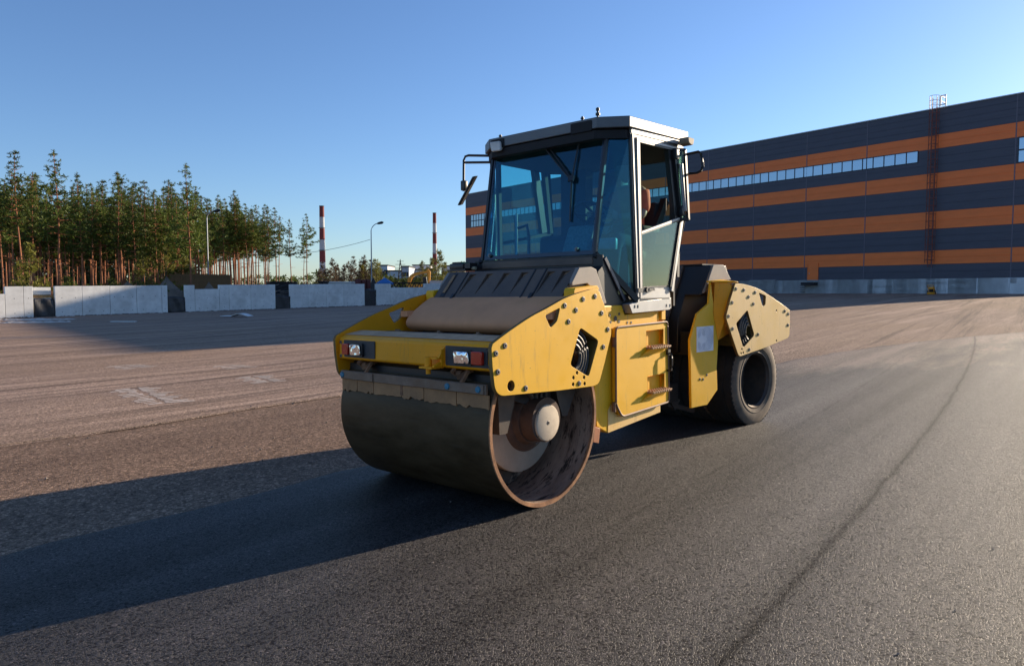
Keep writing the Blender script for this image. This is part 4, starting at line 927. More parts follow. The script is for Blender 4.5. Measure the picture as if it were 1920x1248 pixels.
def head_mesh():
    bm = bmesh.new(); bmesh.ops.create_uvsphere(bm,u_segments=24,v_segments=16,radius=1)
    for v in bm.verts:
        x,y,z = v.co; sx=.098; 
        jaw = 1-.28*max(0,-z-.1)
        v.co = Vector((x*.100*(1 if x<0 else jaw), y*.077*jaw, z*.120))
        if x > .6 and abs(y) < .25 and -.25 < z < .15: v.co.x += .018*(1-abs(y)/.25)
        if x > .6 and .12 < z < .3 and .2 < abs(y) < .5: v.co.x -= .008
    for s in (-1,1):
        r = bmesh.ops.create_uvsphere(bm,u_segments=8,v_segments=6,radius=.02)
        for v in r['verts']: v.co = Vector((v.co.x*.9-.005, v.co.y*.45+s*.078, v.co.z*1.5))
    me = bpy.data.meshes.new('head'); bm.to_mesh(me); bm.free(); me.materials.append(M['skin'])
    for p in me.polygons: p.use_smooth = True
    return me
link('head',head_mesh(),driver,(.055,0,.72))
bm = bmesh.new(); bmesh.ops.create_uvsphere(bm,u_segments=24,v_segments=14,radius=1)
bmesh.ops.delete(bm,geom=[v for v in bm.verts if v.co.z < .15 and v.co.x > -.25 or v.co.z < -.35],context='VERTS')
for v in bm.verts: v.co = Vector((v.co.x*.108-.003,v.co.y*.085,v.co.z*.127))
me = bpy.data.meshes.new('hair'); bm.to_mesh(me); bm.free(); me.materials.append(M['hair']); link('hair',me,driver,(.055,0,.722))
def hand(s):
    mb = MB(); c = Vector((.40,s*.15 if s<0 else .10,.27))
    mb.box(c,(.085,.035,.075),bev=.012)
    for k in range(4): mb.tube([c+Vector((.04,0,.03-.02*k)),c+Vector((.075,-s*.012,.032-.02*k)),c+Vector((.07,-s*.045,.03-.02*k)),c+Vector((.045,-s*.05,.028-.02*k))],[.0095,.009,.008,.007],6)
    mb.tube([c+Vector((-.01,0,.035)),c+Vector((.03,-s*.02,.055)),c+Vector((.05,-s*.04,.05))],[.011,.010,.008],6)
    return mb.build('hand',M['skin'],driver)
hand(1); hand(-1)

# ------------------------------------------------------------------ background helpers: place things by bearing and distance
F = 1350.0; TH = math.atan2(80.0,F)
def ray(px, py):
    u = (px-960)/F; v = (624-py)/F
    d = Vector((u, math.cos(TH)+v*math.sin(TH), -math.sin(TH)+v*math.cos(TH))); return d/d.y
def at(px, py, dist): d = ray(px,py)*dist; return Vector((d.x,d.y,d.z+CAM_Z))
def ht(px, py, dist): return at(px,py,dist).z

# ------------------------------------------------------------------ warehouse
M['navy'] = simple('navy_cladding',(.050,.050,.072),.5,var=.12,scale=.5,streak=(1,1,5))
M['orange'] = simple('orange_cladding',(.88,.175,.022),.5,var=.08,scale=.5,streak=(1,1,5))
M['winglass'] = None
m,N_,L_,P_ = newmat('window_glass'); P_.inputs['Base Color'].default_value=(.30,.36,.42,1); P_.inputs['Roughness'].default_value=.08; P_.inputs['Metallic'].default_value=.9
t_ = noise(N_,L_,.8,2,.5); bump(N_,L_,P_,t_.outputs[0],.03,.05); M['winglass'] = m
M['winframe'] = simple('window_frame',(.015,.02,.035),.5)
M['concrete'] = simple('concrete',(.62,.63,.63),.9,var=.14,scale=1.2,dirt=(.40,.40,.40),dirt_amt=.3,bmp=.15,streak=(1,1,.5))
M['concrete_wall'] = simple('concrete_wall',(.74,.73,.70),.9,var=.10,scale=1.5,dirt=(.40,.38,.35),dirt_amt=.45,bmp=.2)
M['gap'] = simple('dark_gap',(.012,.012,.015),.8)
M['tarp'] = simple('black_tarp',(.030,.028,.030),.45,var=.3,scale=3)
M['rustred'] = simple('ladder_red',(.20,.055,.035),.7)
M['white'] = simple('white_paint',(.75,.75,.75),.5,var=.05)
M['trim'] = simple('roof_trim',(.45,.50,.52),.4,metal=.3)
DH = Vector((-.6209,.7839,0)); PO = Vector((34.415,81.0,0)); NH = Vector((.7839,.6209,0))
# local frame of the warehouse: x = along the facade towards the near right corner, y = into the building, z up
WHM = Matrix(((-DH.x,NH.x,0,PO.x),(-DH.y,NH.y,0,PO.y),(0,0,1,0),(0,0,0,1)))
wh = empty('warehouse'); wh.matrix_world = WHM
tag(wh,'long dark blue warehouse with orange stripes and a row of high windows','warehouse')
S0,S1 = -69.4,23.7; ZT = 19.42; ZB = 2.75
joints = [S0,-62.6,-55.8,-49.1,-42.4,-35.6,-28.9,-22.0,-15.1,-8.45,-1.75,5.0,11.7,18.5,S1]
bands = [(2.75,4.17,'navy'),(4.17,5.53,'orange'),(5.53,7.64,'navy'),(7.64,9.35,'orange'),(9.35,11.63,'navy'),(11.63,13.11,'orange'),(13.11,15.48,'navy'),(15.48,16.83,'orange'),(16.83,19.36,'navy')]
DEP = 60.0
mb = MB(); mb.hexa([(S0+.12,.10,1.0),(S1-.12,.10,1.0),(S1-.12,DEP-.1,1.0),(S0+.12,DEP-.1,1.0),(S0+.12,.10,19.2),(S1-.12,.10,19.2),(S1-.12,DEP-.1,19.2),(S0+.12,DEP-.1,19.2)]); mb.build('wall',M['navy'],wh)
cache = {}
def panel(x0, x1, z0, z1, mt, facing):
    ln = x1-x0; key = (round(ln,2),round(z0,2),mt)
    if key not in cache:
        mb = MB(); j=.02; h = z1-z0
        n = max(1,round(h/.72)); prev = None
        # micro-profiled sandwich panel: shallow horizontal grooves
        prof = []
        for k in range(n):
            a = h*k/n; b = h*(k+1)/n; prof += [(0.0,a+.012),(0.0,b-.012),(.014,b)]
        prof = [(.014,0.004)]+prof[:-1]+[(.014,h-.004)]
        A = [mb.bm.verts.new((j,y,z)) for y,z in prof]; B = [mb.bm.verts.new((ln-j,y,z)) for y,z in prof]
        for a,b,c,d in zip(A,A[1:],B[1:],B): mb._f([a,d,c,b])
        for a,b in zip(A,A[1:]): pass
        Ab = [mb.bm.verts.new((j,.10,p[1])) for p in (prof[0],prof[-1])]; Bb = [mb.bm.verts.new((ln-j,.10,p[1])) for p in (prof[0],prof[-1])]
        mb._f([A[0],Ab[0],Bb[0],B[0]]); mb._f([A[-1],B[-1],Bb[1],Ab[1]]); mb._f([Ab[0]]+A[::1]+[Ab[1]]) ; mb._f([Bb[1]]+B[::-1]+[Bb[0]])
        cache[key] = mb.mesh('panel',M[mt],normals=False)
    o = link('panel',cache[key],wh)
    if facing == 'front': o.location = (x0,0,z0)
    elif facing == 'right': o.matrix_local = Matrix.Translation((S1,x0,z0)) @ Matrix.Rotation(math.pi/2,4,'Z')
    elif facing == 'left': o.matrix_local = Matrix.Translation((S0,x1,z0)) @ Matrix.Rotation(-math.pi/2,4,'Z')
    return o
for a,b in zip(joints,joints[1:]):
    for z0,z1,mt in bands: panel(a,b,z0,z1,mt,'front')
for k in range(9):
    for z0,z1,mt in bands: panel(.02+k*6.65,.02+(k+1)*6.65,z0,z1,mt,'right')
mb = MB(); mb.box(((S0+S1)/2,.02,19.39),(S1-S0+.3,.30,.09)); mb.box((S1-.0,DEP/2,19.39),(.30,DEP,.09)); mb.box((S0,DEP/2,19.39),(.30,DEP,.09)); mb.build('roof_trim',M['trim'],wh)
mb = MB(); mb.box(((S0+S1)/2,DEP/2,19.3),(S1-S0-.2,DEP-.2,.12)); mb.build('roof',M['gap'],wh)
# vertical joint covers in a paler tone
for s in joints[1:-1]:
    mb = MB(); mb.box((s,-.012,(2.75+19.36)/2),(.09,.02,19.36-2.76)); o = mb.build('joint_cover',simple('joint_cover',(.11,.10,.13),.5) if 'jc' not in M else M['jc'],wh); M['jc'] = o.data.materials[0]
# windows: continuous strip under the upper orange stripe
mb = MB(); w,h = 1.02,1.06; mb.box((0,-.016,0),(w,.012,h)); WP = mb.mesh('window',M['winglass'])
mb = MB()
for sx in (-1,1): mb.box((sx*(w/2+.03),-.025,0),(.06,.05,h+.16))
for sz in (-1,1): mb.box((0,-.025,sz*(h/2+.04)),(w,.05,.08))
WF = mb.mesh('window_frame',M['winframe'])
sx = -60.9; wins = []
starts = []
s = 9.56
while s > -61.5: starts.append(s); s -= 1.109
for i,s in enumerate(starts):
    if s < -61.5: break
    o = link('window',WP,wh,(s,0,14.93)); f = link('frame',WF,o)
def bigwin(x0, x1, z0, z1, nx, nz):
    for i in range(nx):
        for k in range(nz):
            ww = (x1-x0)/nx; hh = (z1-z0)/nz; cx = x0+ww*(i+.5); cz_ = z0+hh*(k+.5)
            mb = MB(); mb.box((0,-.016,0),(ww-.14,.012,hh-.14)); o = mb.build('window',M['winglass'],wh,loc=(cx,0,cz_))
            mb = MB()
            for sgn in (-1,1): mb.box((sgn*(ww/2-.035),-.025,0),(.068,.05,hh-.004)); mb.box((0,-.025,sgn*(hh/2-.035)),(ww-.14,.05,.068))
            mb.build('frame',M['winframe'],o)
bigwin(-67.65,-62.64,13.18,15.44,6,2)
bigwin(18.7,21.6,13.16,15.44,2,2)
# plinth: concrete blocks with dark recesses
gaps = [(-52,-51),(-40,-39),(-28,-27),(-15.0,-14.2),(-8.4,-7.7),(-1.63,-1.12),(4.88,5.85),(14.95,15.9),(18.47,19.13)]
xs = S0
for a,b in gaps+[(S1,S1)]:
    if a-xs > .05:
        mb = MB(); n = max(1,round((a-xs)/2.6)); ww = (a-xs)/n
        for i in range(n):
            mb = MB(); mb.box((xs+ww*(i+.5),-.10,1.9),(ww-.03,.5,1.69)); mb.build('plinth_block',M['concrete'],wh,bev=.02)
    if b > a:
        mb = MB(); mb.box(((a+b)/2,.02,1.6),(b-a-.02,.2,1.2)); mb.build('vent_recess',M['gap'],wh)
        mb = MB(); mb.box(((a+b)/2,-.10,2.475),(b-a-.02,.5,.53)); mb.build('plinth_block',M['concrete'],wh,bev=.02)
        mb = MB()
        for i in range(5): mb.box(((a+b)/2,-.11,1.25+.2*i),(b-a-.06,.03,.05))
        mb.build('vent_grille',M['gap'],wh)
mb = MB(); mb.box((S1-.1,DEP/2,1.9),(.5,DEP-.6,1.69)); mb.build('plinth_block',M['concrete'],wh)
mb = MB(); mb.box((-6.9,-.30,2.765),(3.4,.16,.03)); mb.build('flashing',M['white'],wh)
# door with landing and steps
mb = MB(); mb.box((-.70,-.03,3.55),(1.16,.06,2.06)); d_ = mb.build('door',M['orange'],wh,bev=.01); 
mb = MB(); 
for sgn in (-1,1): mb.box((-.70+sgn*.62,-.03,3.55),(.06,.10,2.10))
mb.box((-.70,-.03,4.61),(1.3,.10,.06)); mb.build('frame',M['orange'],d_)
mb = MB(); mb.box((-1.10,-.09,3.5),(.05,.06,.14)); mb.build('handle',M['trim'],d_)
mb = MB(); mb.box((-.68,-.80,2.33),(1.55,.85,.30)); mb.build('landing',M['gap'],wh); mb = MB()
for k in range(4): mb.box((-1.45,-.85,2.12-.24*k),(.25,.7,.05))
mb.build('landing_steps',M['gap'],wh)
# roof ladder with safety cage
mb = MB()
for x in (11.45,11.85): mb.bar((x,-.30,3.9),(x,-.30,20.4),.05,.05,(0,1,0))
k = 3.98
while k < 20.3: mb.cyl((11.45,-.30,k),(11.85,-.30,k),.018,6); k += .3
for z in (5,8,11,14,17): 
    for x in (11.45,11.85): mb.bar((x,-.30,z),(x,0,z),.04,.04)
mb.build('ladder',M['rustred'],wh)
mb = MB()
def hoop(z, m): 
    pts = [(11.65+.42*math.cos(R(a)),-.34-.62*max(0,math.sin(R(a))),z) for a in range(0,181,15)]
    m.tube(pts,.028,5)
z = 4.6
while z < 19.3: hoop(z,mb); z += .75
for a in (0,40,90,140,180): x=11.65+.42*math.cos(R(a)); y=-.34-.62*math.sin(R(a)); mb.bar((x,y,4.3),(x,y,19.4),.04,.02)
mb.build('ladder_cage',M['rustred'],wh)
mb = MB()
for z in (19.6,20.05,20.5): hoop(z,mb)
for a in (0,40,90,140,180): x=11.65+.42*math.cos(R(a)); y=-.34-.62*math.sin(R(a)); mb.bar((x,y,19.42),(x,y,20.5),.05,.05)
mb.box((12.15,.3,20.45),(.08,1.2,.10)); mb.box((12.15,.3,19.95),(.08,1.2,.08)); mb.box((12.15,-.3,19.98),(.09,.08,1.02)); mb.box((12.15,.9,19.98),(.09,.08,1.02)); mb.box((12.4,-.3,20.45),(.5,.08,.10)); mb.box((12.4,-.3,19.6),(.5,.08,.10)); mb.box((12.62,-.3,20.0),(.08,.08,.95))
mb.build('roof_railing',M['white'],wh)

# ------------------------------------------------------------------ concrete wall along the yard
WA = Vector((-36.003,50.6,0)); WD = Vector((.667,.745,0)); WN = Vector((.745,-.667,0))   # WN points to the camera side
def wb(t): p = WA+WD*t; return g(p.x,p.y)
def wallm(t): p = WA+WD*t; return Matrix(((WD.x,-WN.x,0,p.x),(WD.y,-WN.y,0,p.y),(0,0,1,wb(t)),(0,0,0,1)))
WHT = 2.243
segs = [([-22.5,-18.9,-15.6,-12.3,-9.0,-5.6,-2.2,.34],None,'leftmost concrete wall section, low, cut by the picture edge',1.72),
        ([.34,1.46,2.06],None,'narrow sunlit concrete wall section beside the first black sheet gap',WHT),
        ([3.44,5.25,7.19,9.16,11.1,11.57],None,'long concrete wall section with a diagonal shadow edge across it',WHT),
        ([13.01,13.82,15.96,16.83,18.87,21.29],(13.82,15.96,1.90),'shaded concrete wall section with a notch in its top under the brown fence',WHT),
        ([22.83,24.71,26.73,28.79,31.33],None,'shaded concrete wall section in front of the red and white chimney',WHT),
        ([32.82,34.71,36.9,39.5,41.34,44.7,48.0],(34.71,39.5,1.82),'shaded concrete wall section with a long notch showing steel truss, nearest the roller',WHT)]
for js,notch,lab,hh in segs:
    w = empty('concrete_wall'); t0 = js[0]; w.matrix_world = wallm(t0); b0 = wb(t0)
    tag(w,lab,'wall','concrete wall sections along the yard')
    for a,b in zip(js,js[1:]):
        top = hh
        if notch and a >= notch[0]-.01 and b <= notch[1]+.01: top = notch[2]
        za,zb_ = wb(a)-b0,wb(b)-b0
        mb = MB(); e=.012; ya,yb = 0.0,.30
        mb.hexa([(a-t0+e,ya,za-.3),(b-t0-e,ya,zb_-.3),(b-t0-e,yb,zb_-.3),(a-t0+e,yb,za-.3),(a-t0+e,ya,za+top),(b-t0-e,ya,zb_+top),(b-t0-e,yb,zb_+top),(a-t0+e,yb,za+top)])
        p = mb.build('panel',M['concrete_wall'],w,bev=.012)
        # form-tie holes
        mb = MB(); n = max(1,int((b-a)/.65))
        for i in range(n):
            for zf in (.15,.62):
                xx = a-t0+(b-a)*(i+.5)/n; mb.cyl((xx,-.004,za+top*zf),(xx,.01,za+top*zf),.028,8)
        q = mb.build('tie_holes',M['gap'],p); q['kind'] = 'stuff'
def gap_sheet(t0, t1, hgt, lab, mat=M['tarp'], seed=0, off=.08):
    rg = random.Random(seed); mb = MB(); nx,nz = 10,8; V = []
    for k in range(nz+1):
        for i in range(nx+1):
            u,v = i/nx,k/nz; V.append(mb.bm.verts.new(((t1-t0)*u, off+.05*math.sin(u*9+v*4+seed)+rg.uniform(-.025,.025), -.05+hgt*v*(1+.03*math.sin(u*5)) )))
    for k in range(nz):
        for i in range(nx): 
            f = mb._f([V[k*(nx+1)+i],V[k*(nx+1)+i+1],V[(k+1)*(nx+1)+i+1],V[(k+1)*(nx+1)+i]])
            if f: f.smooth = True
    # folded-over back so the sheet has body
    o = mb.build('tarpaulin',mat); o.matrix_world = wallm(t0); so = o.modifiers.new('thick','SOLIDIFY'); so.thickness = .015
    tag(o,lab,'tarpaulin','black sheets closing gaps in the concrete wall'); return o
gap_sheet(2.06,3.44,1.40,'sunlit crumpled black sheet in the leftmost gap of the wall',seed=1)
gap_sheet(11.57,13.01,1.35,'black sheet in the shaded gap below the sand heap',seed=2)
gap_sheet(21.29,22.83,1.25,'black sheet in the gap left of the red and white chimney',seed=3)
gap_sheet(31.33,32.82,1.75,'black sheet in the gap below the tall street lamp',seed=4)
# planks and rubble lying behind the gaps
M['wood'] = simple('raw_wood',(.42,.24,.10),.8,var=.3,scale=6)
M['woodg'] = simple('grey_wood',(.16,.13,.11),.85,var=.3,scale=5)
mb = MB(); mb.box((0,0,0),(1.45,.12,.06)); PLK = mb.mesh('plank',M['wood'])
st = empty('plank_stack'); st.matrix_world = wallm(2.75) @ Matrix.Translation((0,.6,1.42)); tag(st,'raw orange planks stacked behind the leftmost wall gap','planks')
for k in range(5): link('plank',PLK,st,(random.uniform(-.05,.05),.13*(k%2),.065*(k//2)),(0,0,random.uniform(-.04,.04)))
mb = MB(); mb.box((.0,.7,1.9),(1.3,.25,.55)); o = mb.build('concrete_block',M['concrete_wall']); o.matrix_world = wallm(2.7); tag(o,'pale concrete block behind the orange planks in the leftmost gap','block')
mb = MB(); mb.box((0,.7,.7),(1.3,.3,1.4)); o = mb.build('concrete_block',M['concrete_wall']); o.matrix_world = wallm(2.7); tag(o,'concrete block below the orange planks behind the leftmost black sheet','block')
st = empty('scrap_pile'); st.matrix_world = wallm(22.0) @ Matrix.Translation((0,.9,1.3)); tag(st,'dark pile of scrap timber behind the gap left of the chimney','scrap pile')
rg = random.Random(5)
for k in range(14):
    mb = MB(); a = Vector((rg.uniform(-1.2,.6),rg.uniform(0,.6),rg.uniform(0,.7))); mb.bar(a,a+Vector((rg.uniform(.5,1.5),rg.uniform(-.2,.2),rg.uniform(-.2,.45))),.10,.05); mb.build('board',M['woodg'] if k%3 else M['gap'],st)
st = empty('barrel_stack'); st.matrix_world = wallm(32.0) @ Matrix.Translation((0,1.2,0)); tag(st,'dark red steel drums behind the gap below the tall street lamp','barrels')
for i in range(3):
    for k in range(3):
        mb = MB(); mb.lathe([(.001,0),(.29,0),(.30,.02),(.29,.29),(.305,.30),(.29,.31),(.29,.60),(.305,.61),(.29,.62),(.30,.86),(.29,.88),(.001,.88)],20,'z',(-.6+.62*i,0,.05+.885*k)); mb.build('barrel',simple('dark_red',(.10,.02,.02),.6) if 'dr' not in M else M['dr'],st); M['dr']=st.children[0].data.materials[0]

# ------------------------------------------------------------------ things behind the wall
def standz(px, dist): p = at(px,540,dist); return Vector((p.x,p.y,g(p.x,p.y)))
# brown plank fence
M['fence'] = simple('brown_fence',(.16,.085,.03),.8,var=.25,scale=2)
p0 = standz(318,72); p1 = standz(432,77); fz = ht(375,514,74.5)
fe = empty('plank_fence',p0); d = (p1-p0); d.z=0; Ln = d.length; ang = math.atan2(d.y,d.x); fe.rotation_euler=(0,0,ang)
tag(fe,'long brown board fence standing behind the notched wall','fence')
mb = MB(); nb = 40; bw = Ln/nb; hgt = fz-p0.z; mb.box((0,0,hgt/2),(bw*.94,.04,hgt)); FB = mb.mesh('plank',M['fence'])
for i in range(nb): link('plank',FB,fe,(bw*(i+.5),random.uniform(-.012,.012),random.uniform(-.02,.02)))
mb = MB(); mb.box((Ln/2,.05,hgt*.25),(Ln,.06,.1)); mb.box((Ln/2,.05,hgt*.8),(Ln,.06,.1)); mb.build('rail',M['fence'],fe)
# sand heaps
M['sand'] = simple('sand_heap',(.17,.13,.10),.95,var=.2,scale=1.5,bmp=.4)
def heap(px, top, dist, wpx, lab, mat=M['sand'], seed=1, name='sand_heap'):
    b = standz(px,dist); hgt = ht(px,top,dist)-b.z; r = wpx/F*dist/2; rg = random.Random(seed); mb = MB(); n=28; rings=[]
    for j in range(9):
        u = j/8; ring=[]
        for i in range(n):
            a = 2*math.pi*i/n; rr = r*u*(1+.13*math.sin(3*a+seed)+.07*math.sin(7*a)); z = hgt*(1-u)**1.0*(1+.04*rg.uniform(-1,1))*(1-.1*math.sin(2*a)*u)-.1*u
            ring.append(mb.bm.verts.new((rr*math.cos(a),rr*math.sin(a)*.8,z)))
        rings.append(ring)
    for A,B in zip(rings,rings[1:]):
        for i in range(n):
            f = mb._f([A[i],A[(i+1)%n],B[(i+1)%n],B[i]])
            if f: f.smooth=True
    bmesh.ops.remove_doubles(mb.bm,verts=mb.bm.verts,dist=.01)
    o = mb.build(name,mat,loc=b); tag(o,lab,'heap'); return o
heap(313,520,68,110,'grey brown sand heap behind the gap at the end of the sunlit wall',seed=1)
heap(240,528,66,120,'low dark sand heap above the sunlit concrete wall',seed=2)
heap(392,529,69,70,'small sand heap seen in the notch below the brown fence',seed=3)
heap(700,520,88,42,'dark earth heap at the foot of the tall street lamp',simple('dark_earth',(.05,.045,.045),.9),4)
heap(425,531,70,30,'rubble heap at the right end of the brown fence notch',seed=6)
# street lamps
M['galv'] = simple('galvanised',(.34,.36,.39),.45,metal=.5)
def lamp(px, top, head, dist, lab, arm):
    b = standz(px,dist); z1 = ht(px,top,dist)-b.z; hp_ = at(head[0],head[1],dist)-b
    L0 = empty('street_lamp',b); tag(L0,lab,'street lamp','street lamps beyond the wall')
    mb = MB(); mb.cyl((0,0,-.2),(0,0,z1),.11,12,r2=.055); mb.build('pole',M['galv'],L0)
    mb = MB(); pts=[(0,0,z1-.1)]; n=8
    for i in range(1,n+1): 
        u=i/n; pts.append((hp_.x*u**1.5,0,z1+(hp_.z-z1)*(1-(1-u)**1.6)))
    mb.tube(pts,.05,6); mb.build('arm',M['galv'],L0)
    mb = MB(); dv = Vector((pts[-1][0]-pts[-2][0],0,pts[-1][2]-pts[-2][2])).normalized(); a = Vector(pts[-1]); mb.tube([a-dv*.1,a+dv*.15,a+dv*.55,a+dv*.75],[.06,.15,.17,.06],10); mb.build('lamp_head',M['black'],L0)
    mb = MB(); mb.cyl((0,0,-.2),(0,0,.5),.22,12); mb.build('base',M['galv'],L0)
    return L0
lamp(697,432,(708,419),90,'grey street lamp with curved arm standing against open sky',1)
lamp(391,408,(401,396),79,'white street lamp in front of the pine trunks above the brown fence',1)
c0 = at(694,449,90); c1 = at(392,470,84); mb = MB(); pts=[]
for i in range(25): 
    u=i/24; p=c0.lerp(c1,u); p.z -= 1.1*4*u*(1-u); pts.append(p)
mb.tube(pts,.025,5); tag(mb.build('cable',M['gap']),'thin cable hanging from the tall street lamp towards the pines','cable')
# blue tent
b = standz(722,84); tw = 27/F*84; tz0 = ht(722,530,84)-b.z; tz1 = ht(722,520.5,84)-b.z
tn = empty('canopy_tent',b); tag(tn,'small blue canopy tent roof showing above the wall','tent')
mb = MB(); w2 = tw/2
for q in (((-w2,-w2),(w2,-w2)),((w2,-w2),(w2,w2)),((w2,w2),(-w2,w2)),((-w2,w2),(-w2,-w2))): mb.face([(*q[0],tz0),(*q[1],tz0),(0,0,tz1)]); mb.face([(*q[0],tz0-.2),(*q[1],tz0-.2),(*q[1],tz0),(*q[0],tz0)])
mb.build('canopy',simple('blue_canvas',(.03,.16,.42),.7),tn)
for sx_ in (-1,1):
    for sy in (-1,1): mb = MB(); mb.cyl((sx_*w2*.96,sy*w2*.96,-.2),(sx_*w2*.96,sy*w2*.96,tz0),.03,6); mb.build('post',M['galv'],tn)
# steel truss lying behind the notch
ts = empty('steel_truss'); pa = standz(733,92); pb = standz(800,96); dd = pb-pa; dd.z=0
ts.location = pa; ts.rotation_euler=(0,0,math.atan2(dd.y,dd.x)); tag(ts,'dark steel roof truss lying behind the notch of the wall','truss')
TL = dd.length; zb0 = ht(760,541,94)-pa.z; zt0 = ht(760,530,94)-pa.z
for zz_ in (zb0,zt0): 
    mb = MB(); mb.bar((0,0,zz_),(TL,0,zz_),.14,.14); mb.build('chord',M['gap'],ts)
nn = 7
for i in range(nn):
    mb = MB(); a=TL*i/nn; c=TL*(i+1)/nn; mb.bar((a,0,zb0),((a+c)/2,0,zt0),.09,.09); mb.build('diagonal',M['gap'],ts); mb = MB(); mb.bar(((a+c)/2,0,zt0),(c,0,zb0),.09,.09); mb.build('diagonal',M['gap'],ts)
mb = MB()
for x in (.3,TL-.3): mb.box((x,0,zb0/2-.1),(.3,.5,zb0+.0))
mb.build('support',M['woodg'],ts)
# excavator
EX = 165.0; eb = standz(785,EX); ex = empty('excavator',eb); tag(ex,'yellow orange excavator with raised boom behind the wall','excavator')
M['exy'] = simple('excavator_orange',(.80,.34,.03),.5,var=.15,scale=2)
def e2(px, py): p = at(px,py,EX)-eb; return (p.x,p.z)
def epoly(name, pts, y0, y1, mat=M['exy']): mb = MB(); mb.prism([e2(*q) for q in pts],y0,y1,'xz'); return mb.build(name,mat,ex,bev=.04)
epoly('boom',[(764,531),(765,522),(770,515.5),(778,511),(790,509),(800.5,507.5),(801,511),(789,513.5),(779,516.5),(773,521),(769,532)],-.3,.3)
epoly('stick',[(800,505.5),(803,504),(807,509),(806.5,530),(803.5,531),(802,516)],-.22,.22)
epoly('boom_cylinder',[(766,532),(775,517),(776.5,517.5),(768.5,533)],.34,.5,M['steel_blue'])
epoly('cab',[(793,532),(793,519),(799,518.5),(800.5,532)],.2,1.4,M['black'])
epoly('counterweight',[(764,545),(764,533),(800,533),(800,545)],-1.2,1.2)
epoly('track',[(762,556),(760,550),(764,546),(802,546),(806,550),(804,556)],-1.5,-.9,M['gap'])
epoly('track',[(762,556),(760,550),(764,546),(802,546),(806,550),(804,556)],.9,1.5,M['gap'])
epoly('bucket',[(802,531),(807.5,530),(809,537),(804,540),(799,537)],-.5,.5,M['steel_dark'])
# site cabins / pale low structures over the wall
M['pale'] = simple('pale_metal',(.62,.62,.60),.6,var=.1,scale=1)
def cabin(px0, px1, top, dist, lab, mat=M['pale'], name='site_cabin', dep=2.4):
    a = standz(px0,dist); c = standz(px1,dist); w = c.x-a.x; hgt = ht(px0,top,dist)-a.z; o = empty(name,((a.x+c.x)/2,a.y,a.z)); tag(o,lab,'cabin')
    mb = MB(); mb.box((0,dep/2,hgt/2-.1),(w,dep,hgt-.1)); mb.build('wall',mat,o)
    mb = MB(); mb.box((0,dep/2,hgt-.07),(w+.2,dep+.2,.12)); mb.build('roof',M['white'] if mat is M['pale'] else M['gap'],o)
    n = max(1,int(w/1.6))
    for i in range(n): mb = MB(); mb.box((-w/2+w*(i+.5)/n,-.02,hgt*.62),(.7,.05,.6)); mb.build('window',M['gap'],o)
cabin(610,658,527.5,88,'long white roofed site cabin just above the shaded wall')
cabin(806,846,526,160,'low white site cabin at the foot of the excavator')
cabin(500,545,527.5,80,'dark site cabin low behind the gap left of the chimney',M['gap'])
cabin(598,606,527,84,'small black hut beside the white roofed cabin',M['gap'])
# parked van far behind
vb = standz(572,100); van = empty('van',vb,.2); tag(van,'small white van parked far behind the wall','van')
mb = MB(); mb.prism([(-2,.4),(2.1,.4),(2.15,1.0),(1.5,1.15),(.9,1.95),(-2,2.0)],-.9,.9,'xz'); mb.build('body',M['white'],van,bev=.08)
mb = MB(); mb.prism([(1.42,1.18),(.92,1.85),(.3,1.88),(.3,1.2)],-.915,.915,'xz'); mb.build('window',M['gap'],van)
for x in (-1.3,1.35):
    for y in (-.8,.8): mb = MB(); mb.cyl((x,y-.1,.35),(x,y+.1,.35),.35,16); mb.build('wheel',M['gap'],van)
# chimneys
def chimney(px, top, wtop, wbot, bands_, dist, lab):
    b = standz(px,dist); o = empty('chimney',b); tag(o,lab,'chimney','red and white factory chimneys')
    zt = ht(px,top,dist)-b.z; rt = wtop/F*dist/2; rb = wbot/F*dist/2
    rad = lambda z: rb+(rt-rb)*z/zt
    ys = [ht(px,v,dist)-b.z for v in bands_]+[-1.0]
    for i,(z1,z0) in enumerate(zip(ys,ys[1:])):
        mb = MB(); mb.cyl((0,0,z0),(0,0,z1),rad(z0),28,r2=rad(z1)); mb.build('band',M['chred'] if i%2==0 else M['chwhite'],o)
        if i in (1,3): mb = MB(); mb.lathe([(rad(z0)*1.0,z0+.3),(rad(z0)*1.28,z0+.3),(rad(z0)*1.28,z0+.5),(rad(z0),z0+.5)],28,'z'); mb.build('platform',M['gap'],o)
    mb = MB(); mb.lathe([(rt*1.0,zt-.3),(rt*1.08,zt-.3),(rt*1.08,zt+.2),(rt*.8,zt+.2),(rt*.8,zt-1)],28,'z'); mb.build('crown_ring',M['gap'],o)
M['chred'] = simple('chimney_red',(.20,.035,.032),.8,var=.15,scale=.15); M['chwhite'] = simple('chimney_white',(.50,.50,.50),.8,var=.12,scale=.15,dirt=(.4,.38,.36),dirt_amt=.3)
chimney(605.5,386.5,8.5,12.5,[386.5,407,428.5,449.5,470.5,491.5],420,'taller striped chimney right of the pine forest')
chimney(815.5,399.5,6.5,9.5,[399.5,418.5,437.7,456.5,476,497],460,'slimmer striped chimney between the street lamp and the warehouse')
